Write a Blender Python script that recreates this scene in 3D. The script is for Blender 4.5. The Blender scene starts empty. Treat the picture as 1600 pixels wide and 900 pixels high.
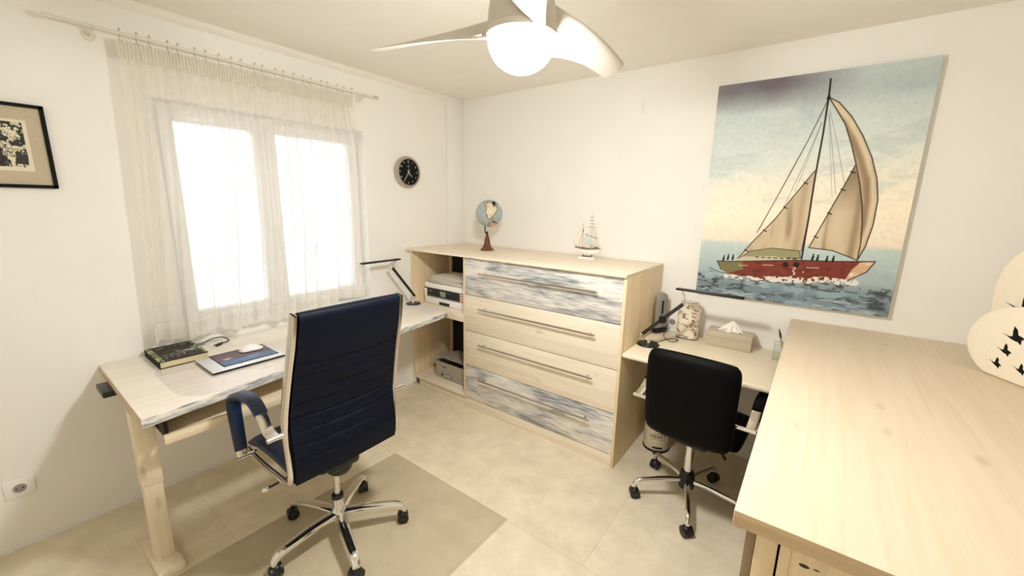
import bpy, bmesh, math, random
import numpy as np
from mathutils import Vector, Matrix, Quaternion
random.seed(7)
PI = math.pi
SC = bpy.context.scene
COL = SC.collection

# ------------------------------------------------------------------ camera
CAM = Vector((2.7545, -2.8524, 1.6059)); YAW, PITCH, ROLL, FPX = 0.6413, -0.2047, 0.0201, 635.4
cp, sp = math.cos(PITCH), math.sin(PITCH)
fwd = Vector((-math.sin(YAW)*cp, math.cos(YAW)*cp, sp))
rgt = Vector((math.cos(YAW), math.sin(YAW), 0)); up = rgt.cross(fwd)
r2 = rgt*math.cos(ROLL) + up*math.sin(ROLL); u2 = -rgt*math.sin(ROLL) + up*math.cos(ROLL)
cd = bpy.data.cameras.new('camera'); cam = bpy.data.objects.new('camera', cd); COL.objects.link(cam)
m = Matrix((r2, u2, -fwd)).transposed().to_4x4(); m.translation = CAM
cam.matrix_world = m
cd.sensor_width = 36; cd.lens = FPX/1600*36; cd.clip_start = 0.02
SC.camera = cam

# ------------------------------------------------------------------ light
w = bpy.data.worlds.new('world'); SC.world = w; w.use_nodes = True
bg = w.node_tree.nodes['Background']; bg.inputs[0].default_value = (0.90, 0.95, 1.0, 1); bg.inputs[1].default_value = 1.75
SC.view_settings.view_transform = 'Standard'; SC.view_settings.look = 'None'
SC.view_settings.exposure = 0.08; SC.view_settings.gamma = 1.0; SC.view_settings.use_curve_mapping = False
SC.cycles.max_bounces = 10; SC.cycles.diffuse_bounces = 6; SC.cycles.glossy_bounces = 4
SC.cycles.transparent_max_bounces = 16; SC.cycles.sample_clamp_indirect = 6.0
SC.cycles.use_denoising = True
LAMP_STRENGTH = 248.0
def portal(loc, rot, sx, sy):
    ld = bpy.data.lights.new('daylight_portal', 'AREA'); ld.shape = 'RECTANGLE'; ld.size = sx; ld.size_y = sy
    ld.cycles.is_portal = True
    o = bpy.data.objects.new('daylight_portal', ld); COL.objects.link(o); o.location = loc; o.rotation_euler = rot
portal((-0.27, -1.615, 1.48), (0, -PI/2, 0), 1.3, 1.2)

# ------------------------------------------------------------------ materials
def lin(c):
    return tuple(((x/255)/12.92 if x/255 <= .04045 else ((x/255+.055)/1.055)**2.4) for x in c)
def newmat(name):
    mt = bpy.data.materials.new(name); mt.use_nodes = True
    nt = mt.node_tree; b = nt.nodes['Principled BSDF']
    return mt, nt, b
def N(nt, t, **kw):
    n = nt.nodes.new(t)
    for k, v in kw.items(): setattr(n, k, v)
    return n
def plain(name, rgb, rough=.5, metal=0, spec=.5, bump=0, bscale=200, var=0, vscale=8, coat=0, stretch=None, sheen=0):
    mt, nt, b = newmat(name)
    c = lin(rgb); b.inputs['Base Color'].default_value = (*c, 1)
    b.inputs['Roughness'].default_value = rough; b.inputs['Metallic'].default_value = metal
    b.inputs['Specular IOR Level'].default_value = spec
    b.inputs['Coat Weight'].default_value = coat
    if sheen: b.inputs['Sheen Weight'].default_value = sheen
    tc = N(nt, 'ShaderNodeTexCoord'); mp = N(nt, 'ShaderNodeMapping')
    if stretch: mp.inputs['Scale'].default_value = stretch
    nt.links.new(tc.outputs['Object'], mp.inputs[0])
    if bump:
        n = N(nt, 'ShaderNodeTexNoise'); n.inputs['Scale'].default_value = bscale; n.inputs['Detail'].default_value = 3
        nt.links.new(mp.outputs[0], n.inputs[0])
        bp = N(nt, 'ShaderNodeBump'); bp.inputs['Strength'].default_value = bump; bp.inputs['Distance'].default_value = .002
        nt.links.new(n.outputs[0], bp.inputs['Height']); nt.links.new(bp.outputs[0], b.inputs['Normal'])
    n2 = N(nt, 'ShaderNodeTexNoise'); n2.inputs['Scale'].default_value = vscale; n2.inputs['Detail'].default_value = 4
    nt.links.new(mp.outputs[0], n2.inputs[0])
    rp = N(nt, 'ShaderNodeValToRGB'); v = max(var, .01)
    rp.color_ramp.elements[0].position = .3; rp.color_ramp.elements[1].position = .7
    rp.color_ramp.elements[0].color = (*[x*(1-v) for x in c], 1); rp.color_ramp.elements[1].color = (*[min(1, x*(1+v)) for x in c], 1)
    nt.links.new(n2.outputs[0], rp.inputs[0]); nt.links.new(rp.outputs[0], b.inputs['Base Color'])
    return mt
def wood(name, base, dark, axis='x', rough=.5, knots=True, contrast=.3):
    """white-washed pine: fine streaks along one axis, a few knots"""
    mt, nt, b = newmat(name); b.inputs['Roughness'].default_value = rough; b.inputs['Specular IOR Level'].default_value = .35
    tc = N(nt, 'ShaderNodeTexCoord'); mp = N(nt, 'ShaderNodeMapping')
    s = {'x': (1.2, 28, 28), 'y': (28, 1.2, 28), 'z': (28, 28, 1.2)}[axis]
    mp.inputs['Scale'].default_value = s
    nt.links.new(tc.outputs['Object'], mp.inputs[0])
    n = N(nt, 'ShaderNodeTexNoise'); n.inputs['Scale'].default_value = 1.6; n.inputs['Detail'].default_value = 5; n.inputs['Distortion'].default_value = .6
    nt.links.new(mp.outputs[0], n.inputs[0])
    rp = N(nt, 'ShaderNodeValToRGB'); rp.color_ramp.elements[0].position = .32; rp.color_ramp.elements[1].position = .62
    d, l = lin(dark), lin(base); mid = tuple(x*(contrast)+y*(1-contrast) for x, y in zip(d, l))
    rp.color_ramp.elements[0].color = (*mid, 1); rp.color_ramp.elements[1].color = (*l, 1)
    nt.links.new(n.outputs[0], rp.inputs[0])
    out = rp.outputs[0]
    if knots:
        mk = N(nt, 'ShaderNodeMapping'); ks = {'x': (2.6, 6, 6), 'y': (6, 2.6, 6), 'z': (6, 6, 2.6)}[axis]; mk.inputs['Scale'].default_value = ks
        nt.links.new(tc.outputs['Object'], mk.inputs[0])
        vo = N(nt, 'ShaderNodeTexVoronoi'); vo.inputs['Scale'].default_value = 1.0
        nt.links.new(mk.outputs[0], vo.inputs[0])
        kr = N(nt, 'ShaderNodeValToRGB'); kr.color_ramp.elements[0].position = .035; kr.color_ramp.elements[0].color = (.55, .55, .55, 1)
        kr.color_ramp.elements[1].position = .11; kr.color_ramp.elements[1].color = (0, 0, 0, 1)
        nt.links.new(vo.outputs['Distance'], kr.inputs[0])
        mx = N(nt, 'ShaderNodeMixRGB'); mx.inputs[2].default_value = (*[x*.8 for x in d], 1)
        nt.links.new(kr.outputs[0], mx.inputs[0]); nt.links.new(out, mx.inputs[1]); out = mx.outputs[0]
    nt.links.new(out, b.inputs['Base Color'])
    bp = N(nt, 'ShaderNodeBump'); bp.inputs['Strength'].default_value = .15; bp.inputs['Distance'].default_value = .001
    nt.links.new(n.outputs[0], bp.inputs['Height']); nt.links.new(bp.outputs[0], b.inputs['Normal'])
    return mt
def brushed_paint(name, axis='x'):
    """white board with dry-brushed blue-grey strokes"""
    mt, nt, b = newmat(name); b.inputs['Roughness'].default_value = .55; b.inputs['Specular IOR Level'].default_value = .3
    tc = N(nt, 'ShaderNodeTexCoord')
    def noise(scale, sc, det, dist=0, off=0):
        mp = N(nt, 'ShaderNodeMapping'); mp.inputs['Scale'].default_value = sc; mp.inputs['Location'].default_value = (off, off, off)
        nt.links.new(tc.outputs['Object'], mp.inputs[0])
        n = N(nt, 'ShaderNodeTexNoise'); n.inputs['Scale'].default_value = scale; n.inputs['Detail'].default_value = det; n.inputs['Distortion'].default_value = dist
        nt.links.new(mp.outputs[0], n.inputs[0]); return n
    s1 = {'x': (1.7, 7, 7), 'y': (2.2, 2.2, 9)}[axis]; s2 = {'x': (6, 110, 110), 'y': (60, 5, 60)}[axis]
    a = noise(1.3, s1, 3, .8); f = noise(1.6, s2, 4, .3, 3)
    ad = N(nt, 'ShaderNodeMath', operation='ADD'); ml = N(nt, 'ShaderNodeMath', operation='MULTIPLY'); ml.inputs[1].default_value = .95
    nt.links.new(f.outputs[0], ml.inputs[0]); nt.links.new(a.outputs[0], ad.inputs[0]); nt.links.new(ml.outputs[0], ad.inputs[1])
    rp = N(nt, 'ShaderNodeValToRGB'); e = rp.color_ramp.elements
    e[0].position = .41; e[0].color = (*lin((238, 232, 222)), 1); e[1].position = .66; e[1].color = (*lin((106, 109, 112)), 1)
    for p_, c_ in ((.465, (222, 218, 211)), (.52, (190, 191, 190)), (.585, (147, 149, 150))):
        k = rp.color_ramp.elements.new(p_); k.color = (*lin(c_), 1)
    hf = N(nt, 'ShaderNodeMath', operation='MULTIPLY'); hf.inputs[1].default_value = .5; nt.links.new(ad.outputs[0], hf.inputs[0]); nt.links.new(hf.outputs[0], rp.inputs[0]); nt.links.new(rp.outputs[0], b.inputs['Base Color'])
    return mt
def vcol(name, rough=.6, spec=.3):
    mt, nt, b = newmat(name); a = N(nt, 'ShaderNodeVertexColor'); a.layer_name = 'paint'
    nt.links.new(a.outputs[0], b.inputs['Base Color']); b.inputs['Roughness'].default_value = rough; b.inputs['Specular IOR Level'].default_value = spec
    return mt
def tiles(name):
    mt, nt, b = newmat(name); tc = N(nt, 'ShaderNodeTexCoord'); mp = N(nt, 'ShaderNodeMapping')
    mp.inputs['Location'].default_value = (.15, -.40, 0)
    nt.links.new(tc.outputs['Object'], mp.inputs[0])
    br = N(nt, 'ShaderNodeTexBrick'); br.offset = 0.5; br.inputs['Scale'].default_value = 1
    br.inputs['Mortar Size'].default_value = .0022; br.inputs['Brick Width'].default_value = .9; br.inputs['Row Height'].default_value = .9; br.inputs['Bias'].default_value = 0
    br.inputs['Color1'].default_value = (*lin((236, 224, 200)), 1); br.inputs['Color2'].default_value = (*lin((232, 220, 195)), 1); br.inputs['Mortar'].default_value = (*lin((218, 205, 178)), 1)
    nt.links.new(mp.outputs[0], br.inputs[0])
    n = N(nt, 'ShaderNodeTexNoise'); n.inputs['Scale'].default_value = 7; n.inputs['Detail'].default_value = 8; n.inputs['Roughness'].default_value = .65
    nt.links.new(mp.outputs[0], n.inputs[0])
    rp = N(nt, 'ShaderNodeValToRGB'); rp.color_ramp.elements[0].position = .3; rp.color_ramp.elements[0].color = (.84, .83, .80, 1); rp.color_ramp.elements[1].position = .7; rp.color_ramp.elements[1].color = (1.06, 1.06, 1.06, 1)
    nt.links.new(n.outputs[0], rp.inputs[0])
    mx = N(nt, 'ShaderNodeMixRGB', blend_type='MULTIPLY'); mx.inputs[0].default_value = 1
    nt.links.new(br.outputs[0], mx.inputs[1]); nt.links.new(rp.outputs[0], mx.inputs[2]); nt.links.new(mx.outputs[0], b.inputs['Base Color'])
    b.inputs['Roughness'].default_value = .42; b.inputs['Specular IOR Level'].default_value = .4
    return mt
def sheer(name, opac, rgb=(238, 233, 222)):
    mt = bpy.data.materials.new(name); mt.use_nodes = True; nt = mt.node_tree; nt.nodes.clear()
    out = N(nt, 'ShaderNodeOutputMaterial'); tr = N(nt, 'ShaderNodeBsdfTransparent'); df = N(nt, 'ShaderNodeBsdfDiffuse'); tl = N(nt, 'ShaderNodeBsdfTranslucent')
    c = (*lin(rgb), 1); df.inputs[0].default_value = c; tl.inputs[0].default_value = c
    m1 = N(nt, 'ShaderNodeMixShader'); m1.inputs[0].default_value = .28; m2 = N(nt, 'ShaderNodeMixShader')
    tc = N(nt, 'ShaderNodeTexCoord'); mp = N(nt, 'ShaderNodeMapping'); mp.inputs['Scale'].default_value = (60, 60, 2)
    n = N(nt, 'ShaderNodeTexNoise'); n.inputs['Scale'].default_value = 1.2
    mr = N(nt, 'ShaderNodeMapRange'); mr.inputs['To Min'].default_value = opac-.03; mr.inputs['To Max'].default_value = opac+.03
    nt.links.new(tc.outputs['Object'], mp.inputs[0]); nt.links.new(mp.outputs[0], n.inputs[0]); nt.links.new(n.outputs[0], mr.inputs[0])
    lw = N(nt, 'ShaderNodeLayerWeight'); lw.inputs[0].default_value = .5; pw = N(nt, 'ShaderNodeMath', operation='POWER'); pw.inputs[1].default_value = 1.6
    ma = N(nt, 'ShaderNodeMath', operation='MULTIPLY_ADD', use_clamp=True); ma.inputs[1].default_value = .55
    nt.links.new(lw.outputs['Facing'], pw.inputs[0]); nt.links.new(pw.outputs[0], ma.inputs[0]); nt.links.new(mr.outputs[0], ma.inputs[2]); nt.links.new(ma.outputs[0], m2.inputs[0])
    nt.links.new(df.outputs[0], m1.inputs[1]); nt.links.new(tl.outputs[0], m1.inputs[2])
    nt.links.new(tr.outputs[0], m2.inputs[1]); nt.links.new(m1.outputs[0], m2.inputs[2]); nt.links.new(m2.outputs[0], out.inputs[0])
    return mt
def clear(name, tint=(1, 1, 1), gloss=.06, rough=.05, dif=0, dc=(200, 190, 170)):
    mt = bpy.data.materials.new(name); mt.use_nodes = True; nt = mt.node_tree; nt.nodes.clear()
    out = N(nt, 'ShaderNodeOutputMaterial'); tr = N(nt, 'ShaderNodeBsdfTransparent'); tr.inputs[0].default_value = (*tint, 1)
    gl = N(nt, 'ShaderNodeBsdfGlossy'); gl.inputs['Roughness'].default_value = rough; df = N(nt, 'ShaderNodeBsdfDiffuse'); df.inputs[0].default_value = (*lin(dc), 1)
    fr = N(nt, 'ShaderNodeFresnel'); fr.inputs[0].default_value = 1.3 + gloss*2
    m0 = N(nt, 'ShaderNodeMixShader'); m0.inputs[0].default_value = dif; m1 = N(nt, 'ShaderNodeMixShader')
    nt.links.new(tr.outputs[0], m0.inputs[1]); nt.links.new(df.outputs[0], m0.inputs[2])
    ge = N(nt, 'ShaderNodeNewGeometry'); iv = N(nt, 'ShaderNodeMath', operation='SUBTRACT'); iv.inputs[0].default_value = 1; mu = N(nt, 'ShaderNodeMath', operation='MULTIPLY')
    nt.links.new(ge.outputs['Backfacing'], iv.inputs[1]); nt.links.new(iv.outputs[0], mu.inputs[0]); nt.links.new(fr.outputs[0], mu.inputs[1]); nt.links.new(mu.outputs[0], m1.inputs[0]); nt.links.new(m0.outputs[0], m1.inputs[1]); nt.links.new(gl.outputs[0], m1.inputs[2]); nt.links.new(m1.outputs[0], out.inputs[0])
    return mt
def glow(name, rgb, s):
    mt = bpy.data.materials.new(name); mt.use_nodes = True; nt = mt.node_tree; nt.nodes.clear()
    out = N(nt, 'ShaderNodeOutputMaterial'); e = N(nt, 'ShaderNodeEmission'); e.inputs[0].default_value = (*rgb, 1); e.inputs[1].default_value = s
    nt.links.new(e.outputs[0], out.inputs[0]); return mt

WALL = (243, 241, 235)
M = dict(
    wall=plain('wall_plaster', WALL, .85, spec=.2, bump=.25, bscale=320, var=.012, vscale=3),
    ceiling=plain('ceiling_paint', (240, 236, 228), .9, spec=.1, bump=.15, bscale=250),
    pvc=plain('white_pvc', (240, 240, 240), .3), floor=tiles('beige_tiles'),
    pine_x=wood('whitewashed_pine_x', (243, 232, 212), (200, 178, 144), 'x'),
    pine_y=wood('whitewashed_pine_y', (238, 222, 194), (200, 174, 136), 'y'),
    pine_z=wood('whitewashed_pine_z', (238, 218, 182), (190, 162, 122), 'z'),
    pine_top=wood('pine_counter', (226, 210, 184), (206, 184, 150), 'y', rough=.45),
    pine_edge=wood('pine_edge', (206, 182, 146), (150, 122, 88), 'x', knots=False),
    desk_top=wood('whitewashed_desk', (242, 236, 224), (214, 202, 184), 'y', rough=.35),
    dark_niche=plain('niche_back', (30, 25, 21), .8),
    brush_x=brushed_paint('brushed_paint_x'), brush_y=brushed_paint('brushed_paint_y', 'y'),
    steel=plain('brushed_steel', (190, 182, 172), .28, metal=1), chrome=plain('chrome', (235, 235, 235), .09, metal=1),
    satin=plain('satin_metal', (222, 218, 210), .2, metal=1),
    navy=plain('navy_leather', (10, 16, 31), .55, bump=.2, bscale=420, var=.05, spec=.14),
    navy_hi=plain('navy_leather_pad', (18, 38, 72), .4, bump=.25, bscale=420, var=.05),
    black_leather=plain('black_leather', (6, 6, 7), .55, bump=.2, bscale=400, spec=.10),
    black=plain('black_plastic', (16, 16, 17), .38), black_matte=plain('black_matte', (14, 14, 14), .7, spec=.2),
    white=plain('white_gloss', (242, 240, 236), .25), cream=plain('cream_lacquer', (240, 228, 204), .4),
    leg_cream=wood('cream_leg_wood', (236, 222, 196), (200, 180, 148), 'z', knots=True),
    grey=plain('warm_grey_plastic', (150, 145, 138), .45), silver=plain('silver_aluminium', (226, 228, 232), .3, metal=.35),
    card=plain('grey_cardboard', (168, 160, 148), .8, var=.05, vscale=30), paper=plain('paper', (234, 228, 216), .8),
    page=plain('page_edges', (214, 200, 160), .8, stretch=(3, 3, 300), var=.12, vscale=6),
    rust=plain('rusty_iron', (112, 74, 52), .7, metal=.3, var=.35, vscale=60, bump=.4, bscale=150), iron=plain('black_iron', (34, 28, 25), .5, metal=.5),
    ceramic=plain('cream_ceramic', (246, 236, 214), .45, var=.02, vscale=40), tissue=plain('tissue', (248, 244, 236), .9),
    oldwood=wood('greyed_box_wood', (200, 188, 166), (166, 150, 126), 'x', knots=False), ply=wood('raw_end_grain', (186, 160, 122), (140, 112, 80), 'x', knots=False),
    raw=plain('raw_batten', (150, 128, 100), .7, var=.1), mount=plain('beige_mount', (196, 182, 158), .9, bump=.3, bscale=500, var=.05, vscale=90),
    tin=plain('cream_tin', (222, 208, 180), .4, var=.06, vscale=20), ink=plain('dark_ink', (52, 46, 42), .7),
    fanwhite=plain('fan_white', (206, 200, 188), .45), rodwhite=plain('rod_white', (226, 220, 206), .4), sail=plain('model_sail', (198, 208, 206), .8, var=.08, vscale=60),
    hullwood=plain('model_wood', (126, 104, 88), .6, var=.15, vscale=50), spar=plain('model_spar', (206, 182, 150), .6),
    paint=vcol('painted_canvas'), print=vcol('printed_surface', .5), gloss_print=vcol('glossy_print', .35, .5),
    curtain=sheer('sheer_voile', .46), hem=sheer('voile_hem', .72), tape=sheer('voile_header', .85, (242, 238, 228)),
    glass=clear('window_glass', (1, 1, 1)), acrylic=clear('clear_acrylic', (.96, .98, .97), .1),
    vinyl=clear('clear_vinyl_pad', (.992, .985, .99), .06, .06, .03, (225, 220, 225)), mat=clear('frosted_chair_mat', (.96, .955, .94), .0, .45, .09, (186, 174, 150)),
    lamp=glow('lamp_glass', (1.0, .985, .965), LAMP_STRENGTH), cable=plain('black_cable', (18, 18, 18), .6),
    wcable=plain('grey_cable', (120, 120, 124), .5))

# ------------------------------------------------------------------ mesh helpers
def V(*a): return Vector(a)
def join(bms):
    if not isinstance(bms, (list, tuple)): return bms
    out = bmesh.new(); me = bpy.data.meshes.new('tmp')
    for b in bms:
        b.to_mesh(me); out.from_mesh(me); b.free()
    bpy.data.meshes.remove(me); return out
def box(x0, x1, y0, y1, z0, z1, bev=0, seg=2, mi=0):
    b = bmesh.new(); bmesh.ops.create_cube(b, size=1)
    for v in b.verts: v.co = V((x0+x1)/2+v.co.x*(x1-x0), (y0+y1)/2+v.co.y*(y1-y0), (z0+z1)/2+v.co.z*(z1-z0))
    if bev: bmesh.ops.bevel(b, geom=b.edges[:], offset=bev, segments=seg, profile=.5, affect='EDGES')
    for f in b.faces: f.material_index = mi
    return b
def prism(pts, z0, z1, bev=0, seg=2, mi=0):
    """polygon in xy extruded in z"""
    b = bmesh.new(); lo = [b.verts.new((x, y, z0)) for x, y in pts]; hi = [b.verts.new((x, y, z1)) for x, y in pts]
    b.faces.new(lo[::-1]); b.faces.new(hi); n = len(pts)
    for i in range(n): b.faces.new((lo[i], lo[(i+1) % n], hi[(i+1) % n], hi[i]))
    bmesh.ops.recalc_face_normals(b, faces=b.faces[:])
    if bev:
        es = [e for e in b.edges if (abs(e.verts[0].co.z-e.verts[1].co.z) < 1e-6)]
        bmesh.ops.bevel(b, geom=es, offset=bev, segments=seg, profile=.5, affect='EDGES')
    for f in b.faces: f.material_index = mi
    return b
def xf(b, mat): bmesh.ops.transform(b, matrix=mat, verts=b.verts[:]); return b
def T(x, y, z): return Matrix.Translation((x, y, z))
def RX(a): return Matrix.Rotation(a, 4, 'X')
def RY(a): return Matrix.Rotation(a, 4, 'Y')
def RZ(a): return Matrix.Rotation(a, 4, 'Z')
def cyl(p, q, r0, r1=None, seg=20, caps=True):
    p, q = Vector(p), Vector(q); r1 = r0 if r1 is None else r1; b = bmesh.new(); d = q-p
    bmesh.ops.create_cone(b, cap_ends=caps, segments=seg, radius1=r0, radius2=r1, depth=d.length)
    xf(b, Matrix.Translation((p+q)/2) @ d.to_track_quat('Z', 'Y').to_matrix().to_4x4()); return b
def sphere(c, r, sx=1, sy=1, sz=1, u=20, v=12):
    b = bmesh.new(); bmesh.ops.create_uvsphere(b, u_segments=u, v_segments=v, radius=r)
    return xf(b, T(*c) @ Matrix.Diagonal((sx, sy, sz, 1)))
def lathe(prof, seg=32, c=(0, 0, 0)):
    """profile of (radius, z) turned about z"""
    b = bmesh.new(); rings = []
    for r, z in prof:
        if r < 1e-5: rings.append([b.verts.new((c[0], c[1], c[2]+z))])
        else: rings.append([b.verts.new((c[0]+r*math.cos(2*PI*i/seg), c[1]+r*math.sin(2*PI*i/seg), c[2]+z)) for i in range(seg)])
    for a, d in zip(rings, rings[1:]):
        for i in range(seg):
            j = (i+1) % seg
            if len(a) == 1 and len(d) == 1: continue
            if len(a) == 1: b.faces.new((a[0], d[j], d[i]))
            elif len(d) == 1: b.faces.new((a[i], a[j], d[0]))
            else: b.faces.new((a[i], a[j], d[j], d[i]))
    for r in (rings[0], rings[-1]):
        if len(r) > 1: b.faces.new(r)
    bmesh.ops.recalc_face_normals(b, faces=b.faces[:]); return b
def spline(pts, n=8):
    pts = [Vector(p) for p in pts]; P = [pts[0]*2-pts[1]]+pts+[pts[-1]*2-pts[-2]]; out = []
    for i in range(1, len(P)-2):
        a, b, c, d = P[i-1:i+3]
        for k in range(n):
            t = k/n; out.append(.5*((2*b)+(c-a)*t+(2*a-5*b+4*c-d)*t*t+(3*b-a-3*c+d)*t**3))
    out.append(pts[-1]); return out
def loft(secs, closed_caps=True):
    b = bmesh.new(); R = [[b.verts.new(p) for p in s] for s in secs]; n = len(R[0])
    for a, d in zip(R, R[1:]):
        for i in range(n): b.faces.new((a[i], a[(i+1) % n], d[(i+1) % n], d[i]))
    if closed_caps: b.faces.new(R[0][::-1]); b.faces.new(R[-1])
    bmesh.ops.recalc_face_normals(b, faces=b.faces[:]); return b
def tube(pts, r, seg=10, smooth=0, rb=None, ref=(0, 0, 1)):
    """round (or elliptic r x rb) tube; r may be a function of 0..1"""
    if smooth: pts = spline(pts, smooth)
    pts = [Vector(p) for p in pts]; secs = []; n = len(pts); prev = None
    for i, p in enumerate(pts):
        t = (pts[min(i+1, n-1)]-pts[max(i-1, 0)]).normalized()
        if prev is None:
            a = Vector(ref); 
            if abs(a.dot(t)) > .95: a = Vector((1, 0, 0))
            s = t.cross(a).normalized()
        else:
            s = (prev - t*prev.dot(t)).normalized()
        prev = s; u = s.cross(t).normalized()
        rr = r(i/(n-1)) if callable(r) else r; r_b = rr if rb is None else (rb(i/(n-1)) if callable(rb) else rb)
        secs.append([p+s*rr*math.cos(2*PI*k/seg)+u*r_b*math.sin(2*PI*k/seg) for k in range(seg)])
    return loft(secs)
def ribbon(pts, width, thick, ax=(1, 0, 0), smooth=8, rnd=.3):
    """flat strap with rounded edges swept along pts, its width along ax"""
    if smooth: pts = spline(pts, smooth)
    pts = [Vector(p) for p in pts]; a = Vector(ax); secs = []; n = len(pts)
    for i, p in enumerate(pts):
        t = (pts[min(i+1, n-1)]-pts[max(i-1, 0)]).normalized(); nn = a.cross(t).normalized()
        w_ = (width(i/(n-1)) if callable(width) else width)/2; h = (thick(i/(n-1)) if callable(thick) else thick)/2; q = rnd*h*2
        s = []
        for cx, cy, a0 in ((1, 1, 0), (-1, 1, PI/2), (-1, -1, PI), (1, -1, 3*PI/2)):
            for k in range(3):
                an = a0+k*PI/4; s.append(p+a*(cx*(w_-q)+q*math.cos(an))+nn*(cy*(h-q)+q*math.sin(an)))
        secs.append(s)
    return loft(secs)
def text_bm(s, size, depth=.0006, font_shear=0, align='CENTER'):
    cu = bpy.data.curves.new('t', 'FONT'); cu.body = s; cu.size = size; cu.extrude = depth; cu.align_x = align; cu.align_y = 'CENTER'; cu.shear = font_shear
    o = bpy.data.objects.new('t', cu); COL.objects.link(o)
    bpy.context.view_layer.update()
    me = bpy.data.meshes.new_from_object(o.evaluated_get(bpy.context.evaluated_depsgraph_get()))
    b = bmesh.new(); b.from_mesh(me); bpy.data.objects.remove(o); bpy.data.curves.remove(cu); bpy.data.meshes.remove(me); return b
PARENT_M = {}
def pm(o): return PARENT_M.get(o.name, Matrix.Identity(4))
def finish(name, b, mat, parent=None, world=True, smooth=None, sharp=35):
    b = join(b)
    if parent is not None and world: xf(b, pm(parent).inverted())
    me = bpy.data.meshes.new(name); b.to_mesh(me); b.free()
    for mm in (mat if isinstance(mat, (list, tuple)) else [mat]): me.materials.append(M[mm] if isinstance(mm, str) else mm)
    o = bpy.data.objects.new(name, me); COL.objects.link(o)
    if parent is not None: o.parent = parent; PARENT_M[o.name] = pm(parent)
    if smooth is None or smooth:
        me.polygons.foreach_set('use_smooth', [True]*len(me.polygons))
        me.set_sharp_from_angle(angle=math.radians(sharp))
    return o
def obj(name, b, mat, parent=None, **k): return finish(name, b, mat, parent, True, **k)      # world coordinates
def loc(name, b, mat, parent, **k): return finish(name, b, mat, parent, False, **k)          # parent's coordinates
def tag(o, label, cat, group=None, kind=None):
    o['label'] = label; o['category'] = cat
    if group: o['group'] = group
    if kind: o['kind'] = kind
    return o
def thing(name, label, cat, at=(0, 0, 0), rotz=0, group=None):
    o = bpy.data.objects.new(name, None); COL.objects.link(o); o.empty_display_size = .05
    o.location = at; o.rotation_euler = (0, 0, rotz); PARENT_M[o.name] = T(*at) @ RZ(rotz)
    return tag(o, label, cat, group)
def lab(o, s): o['label'] = s; return o
def struct(name, b, mat, label=None):
    o = obj(name, b, mat); o['kind'] = 'structure'
    if label: o['label'] = label
    return o

# painted surfaces: a dense grid whose colour attribute carries the picture
def vnoise(nx, ny, fx, fy, seed, octaves=1):
    rs = np.random.RandomState(seed); tot = np.zeros((ny, nx)); amp = 1; s = 0
    for o_ in range(octaves):
        gx, gy = int(max(2, fx*2**o_))+2, int(max(2, fy*2**o_))+2
        g = rs.rand(gy, gx); xs = np.linspace(0, gx-1.001, nx); ys = np.linspace(0, gy-1.001, ny)
        xi, yi = xs.astype(int), ys.astype(int); tx, ty = xs-xi, ys-yi; tx = tx*tx*(3-2*tx); ty = (ty*ty*(3-2*ty))[:, None]
        a = g[yi][:, xi]*(1-tx)+g[yi][:, xi+1]*tx; c = g[yi+1][:, xi]*(1-tx)+g[yi+1][:, xi+1]*tx
        tot += amp*(a*(1-ty)+c*ty); s += amp; amp *= .55
    return tot/s
def inpoly(U, Vv, P):
    r = np.zeros(U.shape, bool); n = len(P)
    for i in range(n):
        x0, y0 = P[i]; x1, y1 = P[(i+1) % n]
        if y0 == y1: continue
        c = ((Vv > y0) != (Vv > y1)) & (U < (x1-x0)*(Vv-y0)/(y1-y0)+x0); r ^= c
    return r
def dist(U, Vv, P, asp):
    d = np.full(U.shape, 9.)
    for (x0, y0), (x1, y1) in zip(P, P[1:]):
        ax, ay, bx, by = x0, y0*asp, x1, y1*asp; dx, dy = bx-ax, by-ay; L = dx*dx+dy*dy+1e-12
        t = np.clip(((U-ax)*dx+(Vv*asp-ay)*dy)/L, 0, 1); d = np.minimum(d, np.hypot(U-ax-t*dx, Vv*asp-ay-t*dy))
    return d
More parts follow.
